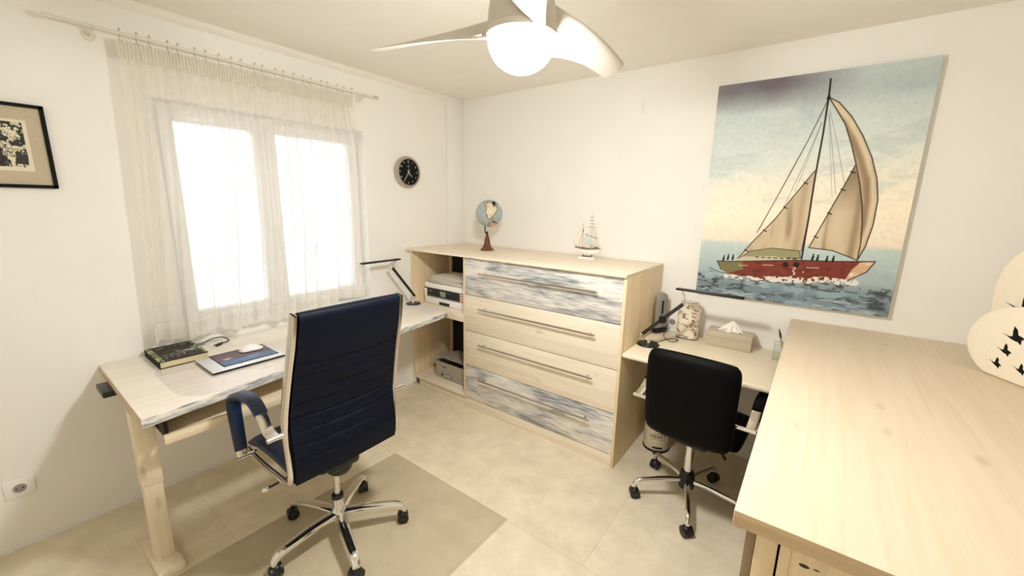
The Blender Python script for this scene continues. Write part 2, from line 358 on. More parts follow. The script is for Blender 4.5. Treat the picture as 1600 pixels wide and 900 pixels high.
class Pic:
    """u right, v up, both 0..1; asp = height/width"""
    def __init__(s, nx, ny, asp):
        s.nx, s.ny, s.asp = nx, ny, asp; s.U, s.V = np.meshgrid(np.linspace(0, 1, nx), np.linspace(0, 1, ny)); s.C = np.zeros((ny, nx, 3))
    def mix(s, mask, col):
        mask = np.clip(mask, 0, 1)[..., None]; c = np.array(col, float)/255 if not isinstance(col, np.ndarray) else col
        s.C = s.C*(1-mask)+c*mask
    def poly(s, P, col, a=1.): s.mix(inpoly(s.U, s.V, P)*a, col)
    def line(s, P, col, w, a=1.):
        d = dist(s.U, s.V, P, s.asp); px = 1/s.nx; s.mix(np.clip((w/2+px*.6-d)/(px*1.2), 0, 1)*a, col)
    def mesh(s, o0, ux, uy, nrm=None):
        """grid vertices at o0 + u*ux + v*uy"""
        o0, ux, uy = map(np.array, (o0, ux, uy)); n = s.nx*s.ny
        P = o0+s.U[..., None]*ux+s.V[..., None]*uy; me = bpy.data.meshes.new('pic'); me.vertices.add(n); me.vertices.foreach_set('co', P.reshape(-1))
        q = (s.nx-1)*(s.ny-1); idx = np.arange(n).reshape(s.ny, s.nx)
        F = np.stack([idx[:-1, :-1], idx[:-1, 1:], idx[1:, 1:], idx[1:, :-1]], -1).reshape(-1)
        me.loops.add(q*4); me.loops.foreach_set('vertex_index', F); me.polygons.add(q)
        me.polygons.foreach_set('loop_start', np.arange(q)*4); me.polygons.foreach_set('loop_total', np.full(q, 4)); me.update()
        at = me.color_attributes.new('paint', 'FLOAT_COLOR', 'POINT'); c = np.clip(s.C, 0, 1); c = np.where(c <= .04045, c/12.92, ((c+.055)/1.055)**2.4)
        at.data.foreach_set('color', np.concatenate([c.reshape(-1, 3), np.ones((n, 1))], 1).reshape(-1)); return me
def picobj(name, pic, o0, ux, uy, mat, parent):
    me = pic.mesh(Vector(o0), Vector(ux), Vector(uy)); me.transform(pm(parent).inverted()); me.materials.append(M[mat])
    o = bpy.data.objects.new(name, me); COL.objects.link(o); o.parent = parent; PARENT_M[o.name] = pm(parent); return o

# ================================================================== SETTING
X1, Y0, H = 4.05, -3.7, 2.5
WY0, WY1, WZ0, WZ1 = -2.21, -1.015, .86, 2.10        # window opening in the left wall
struct('floor', box(0, X1, Y0, 0, -.1, 0), 'floor')
struct('ceiling', box(-.25, X1+.15, Y0-.15, .2, H, H+.12), 'ceiling')
struct('wall_left', [box(-.25, 0, Y0, WY0, 0, H), box(-.25, 0, WY1, .2, 0, H), box(-.25, 0, WY0, WY1, 0, WZ0), box(-.25, 0, WY0, WY1, WZ1, H)], 'wall')
struct('wall_back', box(0, X1+.15, 0, .2, 0, H), 'wall')
struct('wall_right', box(X1, X1+.15, Y0, 0, 0, H), 'wall')
struct('wall_front', box(-.25, X1+.15, Y0-.15, Y0, 0, H), 'wall')
struct('trim_1', box(0, .035, -.19, 0, 0, H, .004), 'wall', 'narrow boxed pilaster in the room corner')
struct('baseboard_left', box(0, .006, Y0, -.19, 0, .012), 'pvc')
struct('baseboard_back', box(.035, X1, -.008, 0, 0, .06), 'wall')
cov = []
for k in range(1):
    cov.append(loft([[V(0, y, H-.035), V(.012, y, H-.03), V(.03, y, H-.012), V(.035, y, H), V(0, y, H)] for y in (Y0, -.19)]))
struct('trim_2', cov, 'ceiling', 'small plaster cove between window wall and ceiling')
# window 1
def pane_frame(x0, x1, y0, y1, z0, z1, w_, bev=.006):
    return [box(x0, x1, y0, y0+w_, z0, z1, bev), box(x0, x1, y1-w_, y1, z0, z1, bev), box(x0, x1, y0+w_, y1-w_, z0, z0+w_, bev), box(x0, x1, y0+w_, y1-w_, z1-w_, z1, bev)]
wn = thing('window_1', 'white double-sash window behind the sheer curtain', 'window', (-.13, (WY0+WY1)/2, WZ0)); del wn['category']; wn['kind'] = 'structure'
obj('window_frame', pane_frame(-.17, -.10, WY0, WY1, WZ0, WZ1, .045), 'pvc', wn)
YM = -1.655
for (a, b_) in ((WY0+.04, YM), (YM, WY1-.012)):
    s_ = obj('sash', pane_frame(-.155, -.075, a, b_, WZ0+.035, WZ1-.035, .062), 'pvc', wn)
    obj('pane', box(-.125, -.115, a+.055, b_-.055, WZ0+.09, WZ1-.09), 'glass', s_)
obj('window_handle', [box(-.076, -.066, YM+.014, YM+.044, 1.36, 1.43, .004), tube([(-.068, YM+.03, 1.41), (-.035, YM+.03, 1.41), (-.03, YM+.03, 1.39), (-.03, YM+.03, 1.29)], .009, 8, 4)], 'pvc', wn)
obj('window_sill', box(-.10, .012, WY0, WY1, WZ0-.03, WZ0+.004, .006), 'pvc', wn)

# ================================================================== CABINETS
FY = -.646
# -- worktop over both cabinets
tag(obj('worktop', prism([(.0, -.674), (1.926, -.674), (1.926, -.003), (.037, -.003), (.037, -.192), (.0, -.192)], 1.209, 1.2255, .002), 'pine_x'),
    'long pale pine worktop over the drawer cabinet and open shelves, carrying the globe', 'worktop')
# -- open shelf unit
sh = thing('open_shelf_unit', 'pale pine open shelf unit in the room corner holding printer and cardboard box', 'shelf unit', (.35, -.35, 0))
obj('side_panel', box(.038, .060, FY, -.20, .08, 1.209, .001), 'pine_z', sh)
obj('side_panel', box(.640, .6585, FY+.004, -.01, .08, 1.209, .001), 'pine_z', sh)
obj('shelf', box(.060, .640, FY, -.20, .698, .757, .001), 'pine_x', sh)
obj('bottom_panel', box(.060, .640, FY, -.20, .08, .10, .001), 'pine_x', sh)
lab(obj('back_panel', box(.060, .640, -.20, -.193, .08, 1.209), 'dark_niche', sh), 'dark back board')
obj('batten', box(.062, .088, -.225, -.201, .757, 1.209, .002), 'pine_z', sh); obj('batten', box(.062, .088, -.225, -.201, .10, .698, .002), 'pine_z', sh)
obj('plinth', box(.085, .6585, FY+.02, -.20, 0, .08, .001), 'pine_x', sh)
lab(obj('filler_strip', box(.002, .036, FY+.01, FY+.03, 0.02, 1.209), 'wall', sh), 'white filler strip against the wall')
# -- drawer cabinet
dc_ = thing('drawer_cabinet', 'wide pale pine cabinet of four drawers with long steel bar handles', 'cabinet', (1.29, -.33, 0))
obj('side_panel', box(1.9065, 1.925, FY-.012, -.01, 0, 1.209, .001), 'pine_z', dc_)
obj('side_panel', box(.6600, .6760, FY+.019, -.01, .0, 1.209, .001), 'pine_z', dc_)
obj('back_panel', box(.676, 1.9065, -.02, -.01, .0, 1.209), 'pine_x', dc_)
obj('plinth', box(.6600, 1.906, FY+.004, FY+.03, 0, .078, .001), 'pine_x', dc_)
lab(obj('gap_shade_sheet', box(.676, 1.906, FY+.022, FY+.05, .078, 1.209), 'dark_niche', dc_), 'dark sheet painting the shade in the gaps between the drawer fronts')  # near-black sheet standing in for the shade between the drawers
zz = [1.2075, .9242, .6404, .3583, .0797]; hz = [(1.1, 'brush_x'), (.835, 'pine_x'), (.557, 'pine_x'), (.275, 'brush_x')]
for i in range(4):
    d_ = obj('drawer', [box(.6625, 1.9035, FY, FY+.018, zz[i+1]+.0025, zz[i]-.0025, .0015)], hz[i][1], dc_)
    if i in (0, 3): lab(d_, 'drawer front dry-brushed in blue grey and white')
    z = hz[i][0]+.003
    obj('handle', [cyl((.825, FY-.034, z), (1.757, FY-.034, z), .0068, seg=14)]+[cyl((x, FY-.034, z), (x, FY+.001, z), .005, seg=12) for x in (.865, 1.717)], 'steel', d_)
# -- right wall desk
rd = thing('wall_desk', 'cream wall desk between drawer cabinet and counter, black chair before it', 'desk', (2.32, -.33, .70))
obj('desk_top', box(1.927, 2.712, -.660, -.004, .735, .7626, .010, 3), 'cream', rd)
obj('batten', box(1.927, 2.712, -.030, -.006, .690, .735), 'cream', rd)
# -- counter cabinet, foreground
CX, CY = 2.690, -1.957
tag(obj('countertop', box(CX, X1-.002, CY, -.003, .938, .9751, .003), ['pine_top', 'pine_edge']), 'broad pale pine countertop in the foreground at the right, two oval lanterns on it', 'countertop')
for f in bpy.data.objects['countertop'].data.polygons:
    if f.normal.y < -.6: f.material_index = 1
cc = thing('counter_cabinet', 'pine cabinet under the foreground countertop, knotty door facing the camera', 'cabinet', (3.2, -1.0, 0))
obj('side_panel', box(2.716, 2.734, -1.93, -.005, 0, .938, .001), 'raw', cc)
obj('side_panel', box(4.02, 4.04, -1.93, -.005, 0, .938, .001), 'pine_z', cc)
obj('corner_post', box(2.735, 2.775, -1.935, -1.90, 0, .938, .002), 'pine_z', cc)
obj('back_panel', box(2.74, 4.02, -.02, -.006, 0, .938), 'pine_x', cc)
obj('bottom_panel', box(2.735, 4.02, -1.90, -.02, .06, .08), 'pine_x', cc)
for a, b_ in ((2.779, 3.385), (3.389, 4.018)):
    d_ = obj('door', [box(a, b_, -1.937, -1.921, .07, .934, .001)]+pane_frame(a, b_, 0, 1, .07, .934, .06)[:0], 'pine_z', cc)
    for x in (a, b_-.018): obj('door_stile', box(x, x+.018, -1.942, -1.937, .07, .934, .001), 'pine_z', d_)
lab(obj('knot', [xf(sphere((0, 0, 0), .006, 1.5, .12, .7), T(2.822, -1.9372, .900)), xf(sphere((0, 0, 0), .003, 1.8, .15, .6), T(2.842, -1.9372, .902))], 'ink', cc), 'dark wood knots')

# ================================================================== DESK under the window
DT = .785
dk = thing('standing_desk', 'whitewashed wooden desk under the window with one cream column leg showing', 'desk', (.4, -1.6, 0))
tp = prism([(.004, -2.562), (.826, -2.562), (.826-.015, -2.545), (.572, -.765), (.552, -.715), (.50, -.690), (.004, -.690)][:1]+[(.818, -2.568), (.574, -.79), (.562, -.735), (.525, -.700), (.47, -.688), (.004, -.688)], DT-.042, DT, .006, 3)
dt = obj('desk_top', tp, ['desk_top', 'brush_y', 'pine_edge'], dk)
for f in dt.data.polygons:
    if abs(f.normal.z) < .6: f.material_index = 1 if f.normal.x > .4 or f.normal.y > .5 else 2
for yy in (-2.538, -1.33):
    xa = .60 if yy < -2 else .42
    lg = obj('leg', [box(xa-.035, xa+.035, yy-.034, yy+.036, .40, DT-.043, .004), box(xa-.031, xa+.031, yy-.031, yy+.033, .03, .41, .004)], 'leg_cream', dk)
    obj('foot', box(xa-.17, xa+.122, yy-.047, yy+.047, .0, .034, .005), 'leg_cream', lg)
obj('frame_rail', [box(.36, .42, -2.50, -1.30, .70, .742, .003)], 'leg_cream', dk)
tr = obj('keyboard_tray', [box(.34, .745, -2.47, -1.53, .630, .642, .002), box(.745, .763, -2.50, -1.50, .622, .662, .003)], 'pine_y', dk)
for y in (-2.495, -1.525): lab(obj('tray_runner', box(.42, .74, y, y+.015, .642, .742, .001), 'iron', tr), 'dark metal runner')
lab(obj('control_box', box(.15, .30, -2.60, -2.50, .715, .742, .004), 'black', dk), 'black control box under the desk end')

# -- clear desk pad
pad = []
for k in range(9): a = PI+k*PI/16; pad.append((.36+.10*math.cos(a), -2.30+.11*math.sin(a)))
pad = [(.25, -1.62), (.27, -2.38), (.30, -2.41), (.36, -2.425), (.62, -2.425), (.70, -2.415), (.765, -2.36), (.785, -2.28), (.71, -1.70), (.68, -1.62)]
sp_ = [(p.x, p.y) for p in spline([V(x, y, 0) for x, y in pad[1:8]], 5)]
tag(obj('desk_pad', prism([(.26, -1.55)]+sp_+[(.686, -1.55)], DT+.0003, DT+.0022), 'vinyl'), 'clear round-cornered desk pad under the laptop', 'desk pad')

# -- laptop, mouse pad, mouse
lx0, lx1, ly0, ly1 = .335, .575, -2.262, -1.932; lz = DT+.0024
lp = thing('laptop', 'closed silver laptop lying on the clear desk pad under a mouse pad', 'laptop', (.455, -2.10, lz))
obj('base', box(lx0+.002, lx1-.002, ly0+.002, ly1-.002, lz, lz+.008, .003, 2), 'black', lp)
obj('lid', box(lx0, lx1, ly0, ly1, lz+.0085, lz+.017, .0035, 3), 'silver', lp)
mz = lz+.0175
mpd = thing('mouse_pad', 'dark red and blue picture mouse pad on the closed laptop', 'mouse pad', (.43, -2.08, mz))
obj('rubber_base', box(.318+.02, .545, -2.205, -1.955, mz, mz+.0025, .001), 'black_matte', mpd)
pc = Pic(120, 110, .9); nz = vnoise(120, 110, 4, 9, 3, 3); pc.C[:] = np.array((70, 48, 62))/255.
pc.mix(pc.V*0+(nz-.3)*1.1, (120, 70, 66)); pc.mix((pc.V < .36)*1., (58, 92, 138)); pc.mix((pc.V < .36)*(nz > .5)*.6, (104, 146, 186)); pc.mix(np.exp(-((pc.V-.38)/.02)**2)*.8, (60, 30, 34))
pc.mix(np.exp(-((pc.U-.18)/.07)**2-((pc.V-.46)/.045)**2)*1.2, (232, 210, 200)); pc.mix((pc.V > .9)*.5, (30, 30, 44)); pc.mix(np.exp(-((pc.V-.62)/.05)**2)*.5*(nz > .45), (150, 96, 90))
pc.mix(((pc.U < .012)|(pc.U > .988)|(pc.V < .015)|(pc.V > .985))*1., (22, 22, 34))
picobj('printed_top', pc, (.543, -2.203, mz+.0027), (0, .246, 0), (-.203, 0, 0), 'gloss_print', mpd)
ms = thing('computer_mouse', 'low white wireless mouse on the picture mouse pad', 'mouse', (.40, -2.03, mz+.003), .0)
def mouse_bm():
    secs = []
    for i in range(15):
        t = i/14; y = -.056+.112*t; w_ = .029*math.sqrt(max(.02, 1-(2*t-1)**4)); h = .005+.024*math.sin(PI*min(1, t*.93+.06))
        secs.append([V(w_*math.cos(a)*(1), y, .003+max(0, math.sin(a))*h) for a in [PI*k/10 for k in range(11)]])
    return loft(secs)
def mouse_base():
    return prism([(.024*math.cos(2*PI*k/24), .052*math.sin(2*PI*k/24)) for k in range(24)], .0, .0032)
loc('shell', xf(mouse_bm(), RZ(-.12)), 'white', ms); loc('base', xf(mouse_base(), RZ(-.12)), 'black', ms)

# -- book
bk = thing('book', 'thick black-covered paperback lying flat at the left of the desk by the curtain', 'book', (.17, -2.30, DT), .0)
bx0, bx1, by0, by1, bh = .025, .298, -2.392, -2.193, .036
obj('pages', box(bx0+.003, bx1-.004, by0+.004, by1-.002, DT+.004, DT+bh-.003), 'page', bk)
obj('cover', [box(bx0, bx1, by0, by1, DT+.0005, DT+.0035), box(bx0, bx1, by0, by1, DT+bh-.003, DT+bh), box(bx0, bx1, by0, by0+.003, DT+.0035, DT+bh-.003)], 'black_matte', bk)
pc = Pic(150, 200, 1.35); n1 = vnoise(150, 200, 12, 14, 5, 3); n2 = vnoise(150, 200, 30, 6, 8, 2); pc.C[:] = np.array((34, 36, 32))/255.
ed = (pc.U < .12)|(pc.U > .93); pc.mix(ed*1., (92, 96, 70)); pc.mix(ed*(n1 > .52)*1., (176, 172, 128))
pc.mix(((n2 > .56)&(pc.V > .12)&(pc.V < .42)&(pc.U > .18)&(pc.U < .6))*.55, (150, 142, 116)); pc.mix(((n1 > .6)&(pc.V > .78)&(pc.U > .2)&(pc.U < .85))*.8, (160, 140, 110))
rs = random.Random(4)
for k in range(8):
    x0, y0 = .55+.3*rs.random(), .3+.35*rs.random(); pc.line([(x0, y0), (x0+rs.uniform(-.2, .2), y0+rs.uniform(-.2, .2)), (x0+rs.uniform(-.1, .2), y0+rs.uniform(-.1, .1))], (210, 208, 198), .012)
pc.line([(.74+.07*math.cos(a/3), .42+.05*math.sin(a/3)) for a in range(20)], (214, 212, 204), .016)
pc.line([(.25, .55), (.5, .62), (.7, .58), (.88, .66)], (150, 146, 130), .01)
picobj('cover_picture', pc, (bx1, by0, DT+bh+.0006), (0, by1-by0, 0), (bx0-bx1, 0, 0), 'print', bk)

# -- usb cable
ub = thing('usb_cable', 'short black usb cable curled on the desk by the book', 'cable', (.06, -2.1, DT))
obj('cord', tube([(.035, -2.135, DT+.010), (.03, -2.09, DT+.022), (.05, -2.045, DT+.022), (.085, -2.03, DT+.008), (.105, -2.055, DT+.006), (.10, -2.075, DT+.008)], .0032, 8, 6), 'cable', ub)
obj('plug', xf(box(-.010, .010, -.026, .026, 0, .010, .003), T(.037, -2.16, DT+.003) @ RZ(.1)), 'wcable', ub)
q = obj('plug', xf(box(-.010, .010, -.022, .022, 0, .010, .003), T(.118, -2.093, DT+.001) @ RZ(.5)), 'cable', ub)
lab(obj('metal_tip', xf(box(-.006, .006, -.012, 0, .002, .007), T(.118, -2.093, DT+.001) @ RZ(.5) @ T(0, -.022, 0)), 'chrome', q), 'metal usb tip')

# ================================================================== DESK LAMPS
def desk_lamp(label, base, br, lo, hi, b0, b1, knob=True):
    t = thing('desk_lamp', label, 'lamp', base, 0, 'black bar-headed desk lamps')
    bx, by, bz = base
    obj('base', lathe([(0, 0), (br, 0), (br, .008), (br-.004, .014), (.02, .016), (0, .016)], 40, base), 'black', t)
    lab(obj('base_ring', lathe([(br+.0005, .001), (br+.0035, .001), (br+.0035, .005), (br+.0005, .006)], 40, base), 'chrome', t), 'chrome rim of the base')
    lo, hi, b0, b1 = map(Vector, (lo, hi, b0, b1))
    obj('stem', [cyl((bx, by, bz+.014), (bx, by, bz+.035), .012, .010), tube([(bx, by, bz+.03), (bx*.5+lo.x*.5, by*.5+lo.y*.5, bz*.35+lo.z*.65), tuple(lo)], .005, 8, 4), sphere(tuple(lo), .012)], 'chrome', t)
    d = (hi-lo); n = d.cross(V(0, 0, 1)).normalized()
    a = obj('arm', [tube([lo, lo+d*.5, hi], .0105, 10), tube([lo+n*.002-V(0, 0, .012), hi+n*.002-V(0, 0, .012)], .0025, 6)], 'black', t)
    if knob:
        k = lo+d*.5; obj('joint_knob', [xf(cyl((-.0, 0, -.018), (0, 0, .018), .022), Matrix.Translation(k) @ n.to_track_quat('Z', 'Y').to_matrix().to_4x4())], 'black', t)
    bar = (b1-b0); L = bar.length; bd = bar.normalized(); side = bd.cross(V(0, 0, 1)).normalized(); anchor = b1 if (hi-b1).length < (hi-b0).length else b0
    an = anchor+(bd if anchor is b0 else -bd)*.035
    br_ = obj('bracket', [sphere(tuple(hi), .013)]+[tube([hi+side*s_*.012, hi+side*s_*.012*1.1+V(0, 0, (an.z-hi.z)*.4), an+side*s_*.012-V(0, 0, .006)], .0026, 6, 4) for s_ in (-1, 1)], 'chrome', t)
    Mx = Matrix((bd, side, bd.cross(side)*-1 if bd.cross(side).z < 0 else bd.cross(side))).transposed().to_4x4(); Mx.translation = b0
    hb = obj('lamp_head', xf(box(0, L, -.019, .019, -.006, .006, .004, 2), Mx), 'black', t)
    lab(obj('led_strip', xf(box(.02, L-.09, -.011, .011, -.0072, -.0055), Mx), 'white', hb), 'white diffuser strip on the underside')
    return t
desk_lamp('black bar-headed desk lamp on the window desk beside the printer shelf', (.185, -.752, DT), .058, (.178, -.728, DT+.062), (.15, -.922, 1.109), (.15, -1.185, 1.160), (.15, -.845, 1.162), knob=False)
LB = desk_lamp('black bar-headed desk lamp with knobbed arm on the cream wall desk', (2.000, -.42, .7626), .066, (1.956, -.425, .825), (2.168, -.352, 1.045), (2.115, -.35, 1.127), (2.475, -.345, 1.122))
obj('cord', tube([(1.99, -.38, .775), (2.03, -.33, .768), (2.07, -.22, .768), (2.12, -.20, .768), (2.10, -.27, .768), (2.03, -.20, .768), (2.01, -.10, .80), (2.00, -.03, .81)], .0022, 6, 6), 'cable', LB)

# ================================================================== CLOCK
ck = thing('wall_clock', 'round black-faced wall clock with a broad steel rim', 'clock', (0, -.617, 1.845))
def wl(b_): return xf(b_, T(0, -.632, 1.838) @ RY(PI/2) @ RZ(PI/2))     # local z -> +x, local x -> +y, local y -> up
obj('rim', wl(lathe([(0, 0), (.120, 0), (.125, .006), (.125, .022), (.118, .036), (.104, .040), (.100, .034), (.099, .026), (0, .026)], 56)), 'steel', ck)
obj('dial', wl(lathe([(0, .0262), (.0985, .0262), (.0985, .0275), (0, .0275)], 48)), 'black_matte', ck)
for h_ in range(1, 13):
    a = PI/2-h_*PI/6; obj('numeral', wl(xf(text_bm(str(h_), .019), T(.083*math.cos(a), .083*math.sin(a), .028))), 'white', ck)
obj('maker_mark', wl(xf(box(-.014, .014, -.0008, .0008, 0, .0004), T(0, .045, .028))), 'white', ck)
def hand(a, L, tail, w_): return xf(box(-w_/2, w_/2, -tail, L, 0, .0006), T(0, 0, .030) @ RZ(a))
obj('hour_hand', wl(hand(-(4.58*PI/6), .050, .018, .0035)), 'white', ck)
obj('minute_hand', wl(hand(-(35.5*PI/30), .078, .022, .003)), 'white', ck)
obj('second_hand', wl(xf(hand(0, .082, .028, .0014), T(0, 0, .001))), 'steel', ck)
obj('clock_glass', wl(lathe([(0, .034), (.100, .034), (.100, .0345), (0, .0345)], 48)), clear('clock_crystal', (1, 1, 1), -.12, .02), ck)

# ================================================================== CURTAIN
RXc, RZc = .08, 2.331
rod = thing('curtain_rod', 'slim white curtain rod above the window', 'curtain rod', (RXc, -1.73, RZc))
obj('rod', cyl((RXc, -2.50, RZc), (RXc, -.96, RZc), .0065, seg=14), 'rodwhite', rod)
for y in (-2.535, -.932): lab(obj('end_cap', cyl((RXc, y, RZc), (RXc, y+.035*(1 if y < -2 else -1), RZc), .010, seg=14), 'rodwhite' if y < -2 else 'satin', rod), 'end cap of the rod')
for y in (-2.39, -1.04): obj('bracket', [cyl((0, y, RZc-.02), (.006, y, RZc-.02), .024, seg=18), tube([(0, y, RZc-.02), (.05, y, RZc-.022), (RXc, y, RZc-.012)], .005, 8, 4), tube([(RXc-.012, y, RZc), (RXc-.008, y, RZc-.012), (RXc+.008, y, RZc-.012), (RXc+.012, y, RZc+.004)], .003, 6, 3)], 'rodwhite', rod)
ct = thing('sheer_curtain', 'sheer white pleated curtain hanging across the whole window', 'curtain', (RXc, -1.73, .9))
def fold(s, z):
    k = min(1, max(0, (2.24-z)/1.3)); lean = .5*k*math.sin(s*7+1); f1 = math.sin(s*2*PI*13+2.1*math.sin(s*9)+lean*3); f1 = f1*(.6+.4*f1*f1); f2 = math.sin(s*2*PI*27+1.7*math.sin(s*13+1)+lean*5); f3 = math.sin(s*2*PI*6.3+1.2)
    return (f1*.021*(.35+.65*k)+f2*.006+f3*.010*k), .006*math.cos(s*2*PI*15+2.1*math.sin(s*9))*k
def cur_pt(s, z):
    dx, dy = fold(s, z); k = min(1, max(0, (2.2-z)/.9)); kb = min(1, max(0, (2.2-z)/1.3))
    ya, yb = -2.318-.042*kb, -1.132+(.012 if z > 1.3 else .0)*k+.028*math.sin(PI*min(1, max(0, (2.2-z)/1.3)))
    y = ya+(yb-ya)*s + dy - .10*kb*math.sin(PI*s)*(.35) 
    return V(RXc+dx, y, z)
def curtain_mesh(nz=26, ns=420):
    b = bmesh.new(); g = []
    for i in range(ns+1):
        s = i/ns; zb = .858+.062*max(0, (s-.55)/.45)+.012*math.sin(s*31)+(-.005 if s < .13 else .0); row = []
        for j in range(nz+1):
            t = j/nz
            if j < nz-3: z = 2.228+(zb+.095-2.228)*t/((nz-3)/nz)
            else: z = zb+.095-.095*(j-(nz-3))/3
            row.append(b.verts.new(cur_pt(s, z)))
        g.append(row)
    for i in range(ns):
        for j in range(nz):
            f = b.faces.new((g[i][j], g[i+1][j], g[i+1][j+1], g[i][j+1])); f.material_index = 1 if j >= nz-3 else 0
    return b
obj('voile', curtain_mesh(), ['curtain', 'hem'], ct, sharp=180)
def tape_mesh(ns=900):
    b = bmesh.new(); g = []; zs = [2.305, 2.300, 2.285, 2.27, 2.25, 2.235, 2.228]
    for i in range(ns+1):
        s = i/ns; a = math.sin(s*2*PI*86+1.3*math.sin(s*37)); x, _ = fold(s, 2.228)
        g.append([b.verts.new((RXc+x*(0 if z > 2.28 else .5 if z > 2.24 else .9)+.0075*a*(1 if z < 2.301 else .8), -2.318+(-1.132+2.318)*s, z)) for z in zs])
    for i in range(ns):
        for j in range(len(zs)-1): b.faces.new((g[i][j], g[i+1][j], g[i+1][j+1], g[i][j+1]))
    return b
lab(obj('header_tape', tape_mesh(), 'tape', ct, sharp=180), 'gathered opaque header tape')
for i in range(22):
    y = -2.30+i*(1.165/21)+.008*math.sin(i*2.7)
    obj('hook', tube([(RXc+.004, y, 2.298), (RXc-.011, y, 2.318), (RXc-.010, y, 2.345), (RXc+.004, y+.001, 2.352), (RXc+.010, y+.002, 2.34)], .0016, 5, 3), 'steel', ct)

# ================================================================== CEILING FAN
FX, FYc, FZ = 1.965, -1.772, 2.118        # fan centre, blade height
fn = thing('ceiling_fan', 'white three-bladed ceiling fan with a glowing dome light', 'ceiling fan', (FX, FYc, FZ))
FS = .863; fc = (0, 0, -2.2)
def fo(name, b, mat, parent): return loc(name, xf(join(b), Matrix.Diagonal((FS, FS, FS, 1))), mat, parent)
fo('canopy', lathe([(0, 2.6425), (.085, 2.6425), (.085, 2.625), (.065, 2.58), (.023, 2.56), (0, 2.56)], 36, fc), 'fanwhite', fn)
fo('downrod', cyl((0, 0, .11), (0, 0, .40), .015), 'fanwhite', fn)
fo('motor_housing', lathe([(0, 2.345), (.05, 2.345), (.085, 2.33), (.108, 2.29), (.116, 2.24), (.118, 2.20), (.117, 2.19), (0, 2.19)], 48, fc), 'fanwhite', fn)
fo('light_ring', lathe([(0, 2.189), (.121, 2.189), (.123, 2.183), (.123, 2.168), (.118, 2.163), (0, 2.160)], 48, fc), 'fanwhite', fn)
lab(fo('lamp_shade', lathe([(.117, 2.162)]+[(.117*math.cos(a), 2.160-.108*math.sin(a)) for a in [PI/2*k/12 for k in range(1, 12)]]+[(0, 2.052)], 40, fc), 'lamp', fn), 'glowing frosted dome')
def blade(th):
    secs = []; R0, R1 = .08, .60; er = V(math.cos(th), math.sin(th), 0); eh = V(math.sin(th), -math.cos(th), 0)
    for i in range(25):
        t = i/24; r = R0+(R1-R0)*t; pitch = math.radians(20*(1-t)**1.4+23); ch = .080*(1-t)**1.7+.110
        if t > .96: ch *= .93
        off = .026*math.sin(PI*t*.95)-.022*t; z = 2.212-.018*t+.012*math.sin(PI*t)
        c = V(0, 0, z-2.2)+er*r+eh*off; u_ = eh*math.cos(pitch)+V(0, 0, 1)*math.sin(pitch); n_ = u_.cross(er).normalized(); s = []
        th_ = .017*(1-.3*t)
        for k in range(20):
            a = 2*PI*k/20; x = math.cos(a)*ch/2; yv = math.sin(a)*th_/2*(1.0+.6*math.cos(a)); cam_ = -.055*ch*(1-(2*x/ch)**2)
            s.append(c+u_*x+n_*(yv+cam_))
        secs.append(s)
    return loft(secs)
for th in (195, 80.5, 311):
    t_ = math.radians(th); bl = fo('blade', blade(t_), 'fanwhite', fn)
    er = V(math.cos(t_), math.sin(t_), 0); eh = V(math.sin(t_), -math.cos(t_), 0); ar = []
    tt = .16; pt_ = math.radians(20*(1-tt)**1.4+21); u_ = eh*math.cos(pt_)+V(0, 0, 1)*math.sin(pt_); n_ = u_.cross(er).normalized(); n_ = n_ if n_.z < 0 else -n_
    c0 = V(0, 0, .012)+er*(.08+.52*tt-.03)+eh*.006+n_*.010
    for rr in (.060, .042, .024): ar.append(tube([c0+er*rr*1.1*math.sin(a)+u_*rr*math.cos(a)-n_*.012*(rr*math.cos(a)/.06)**2 for a in [PI*k/16 for k in range(17)]], .0045, 8))
    fo('blade_bracket', ar, 'fanwhite', bl)

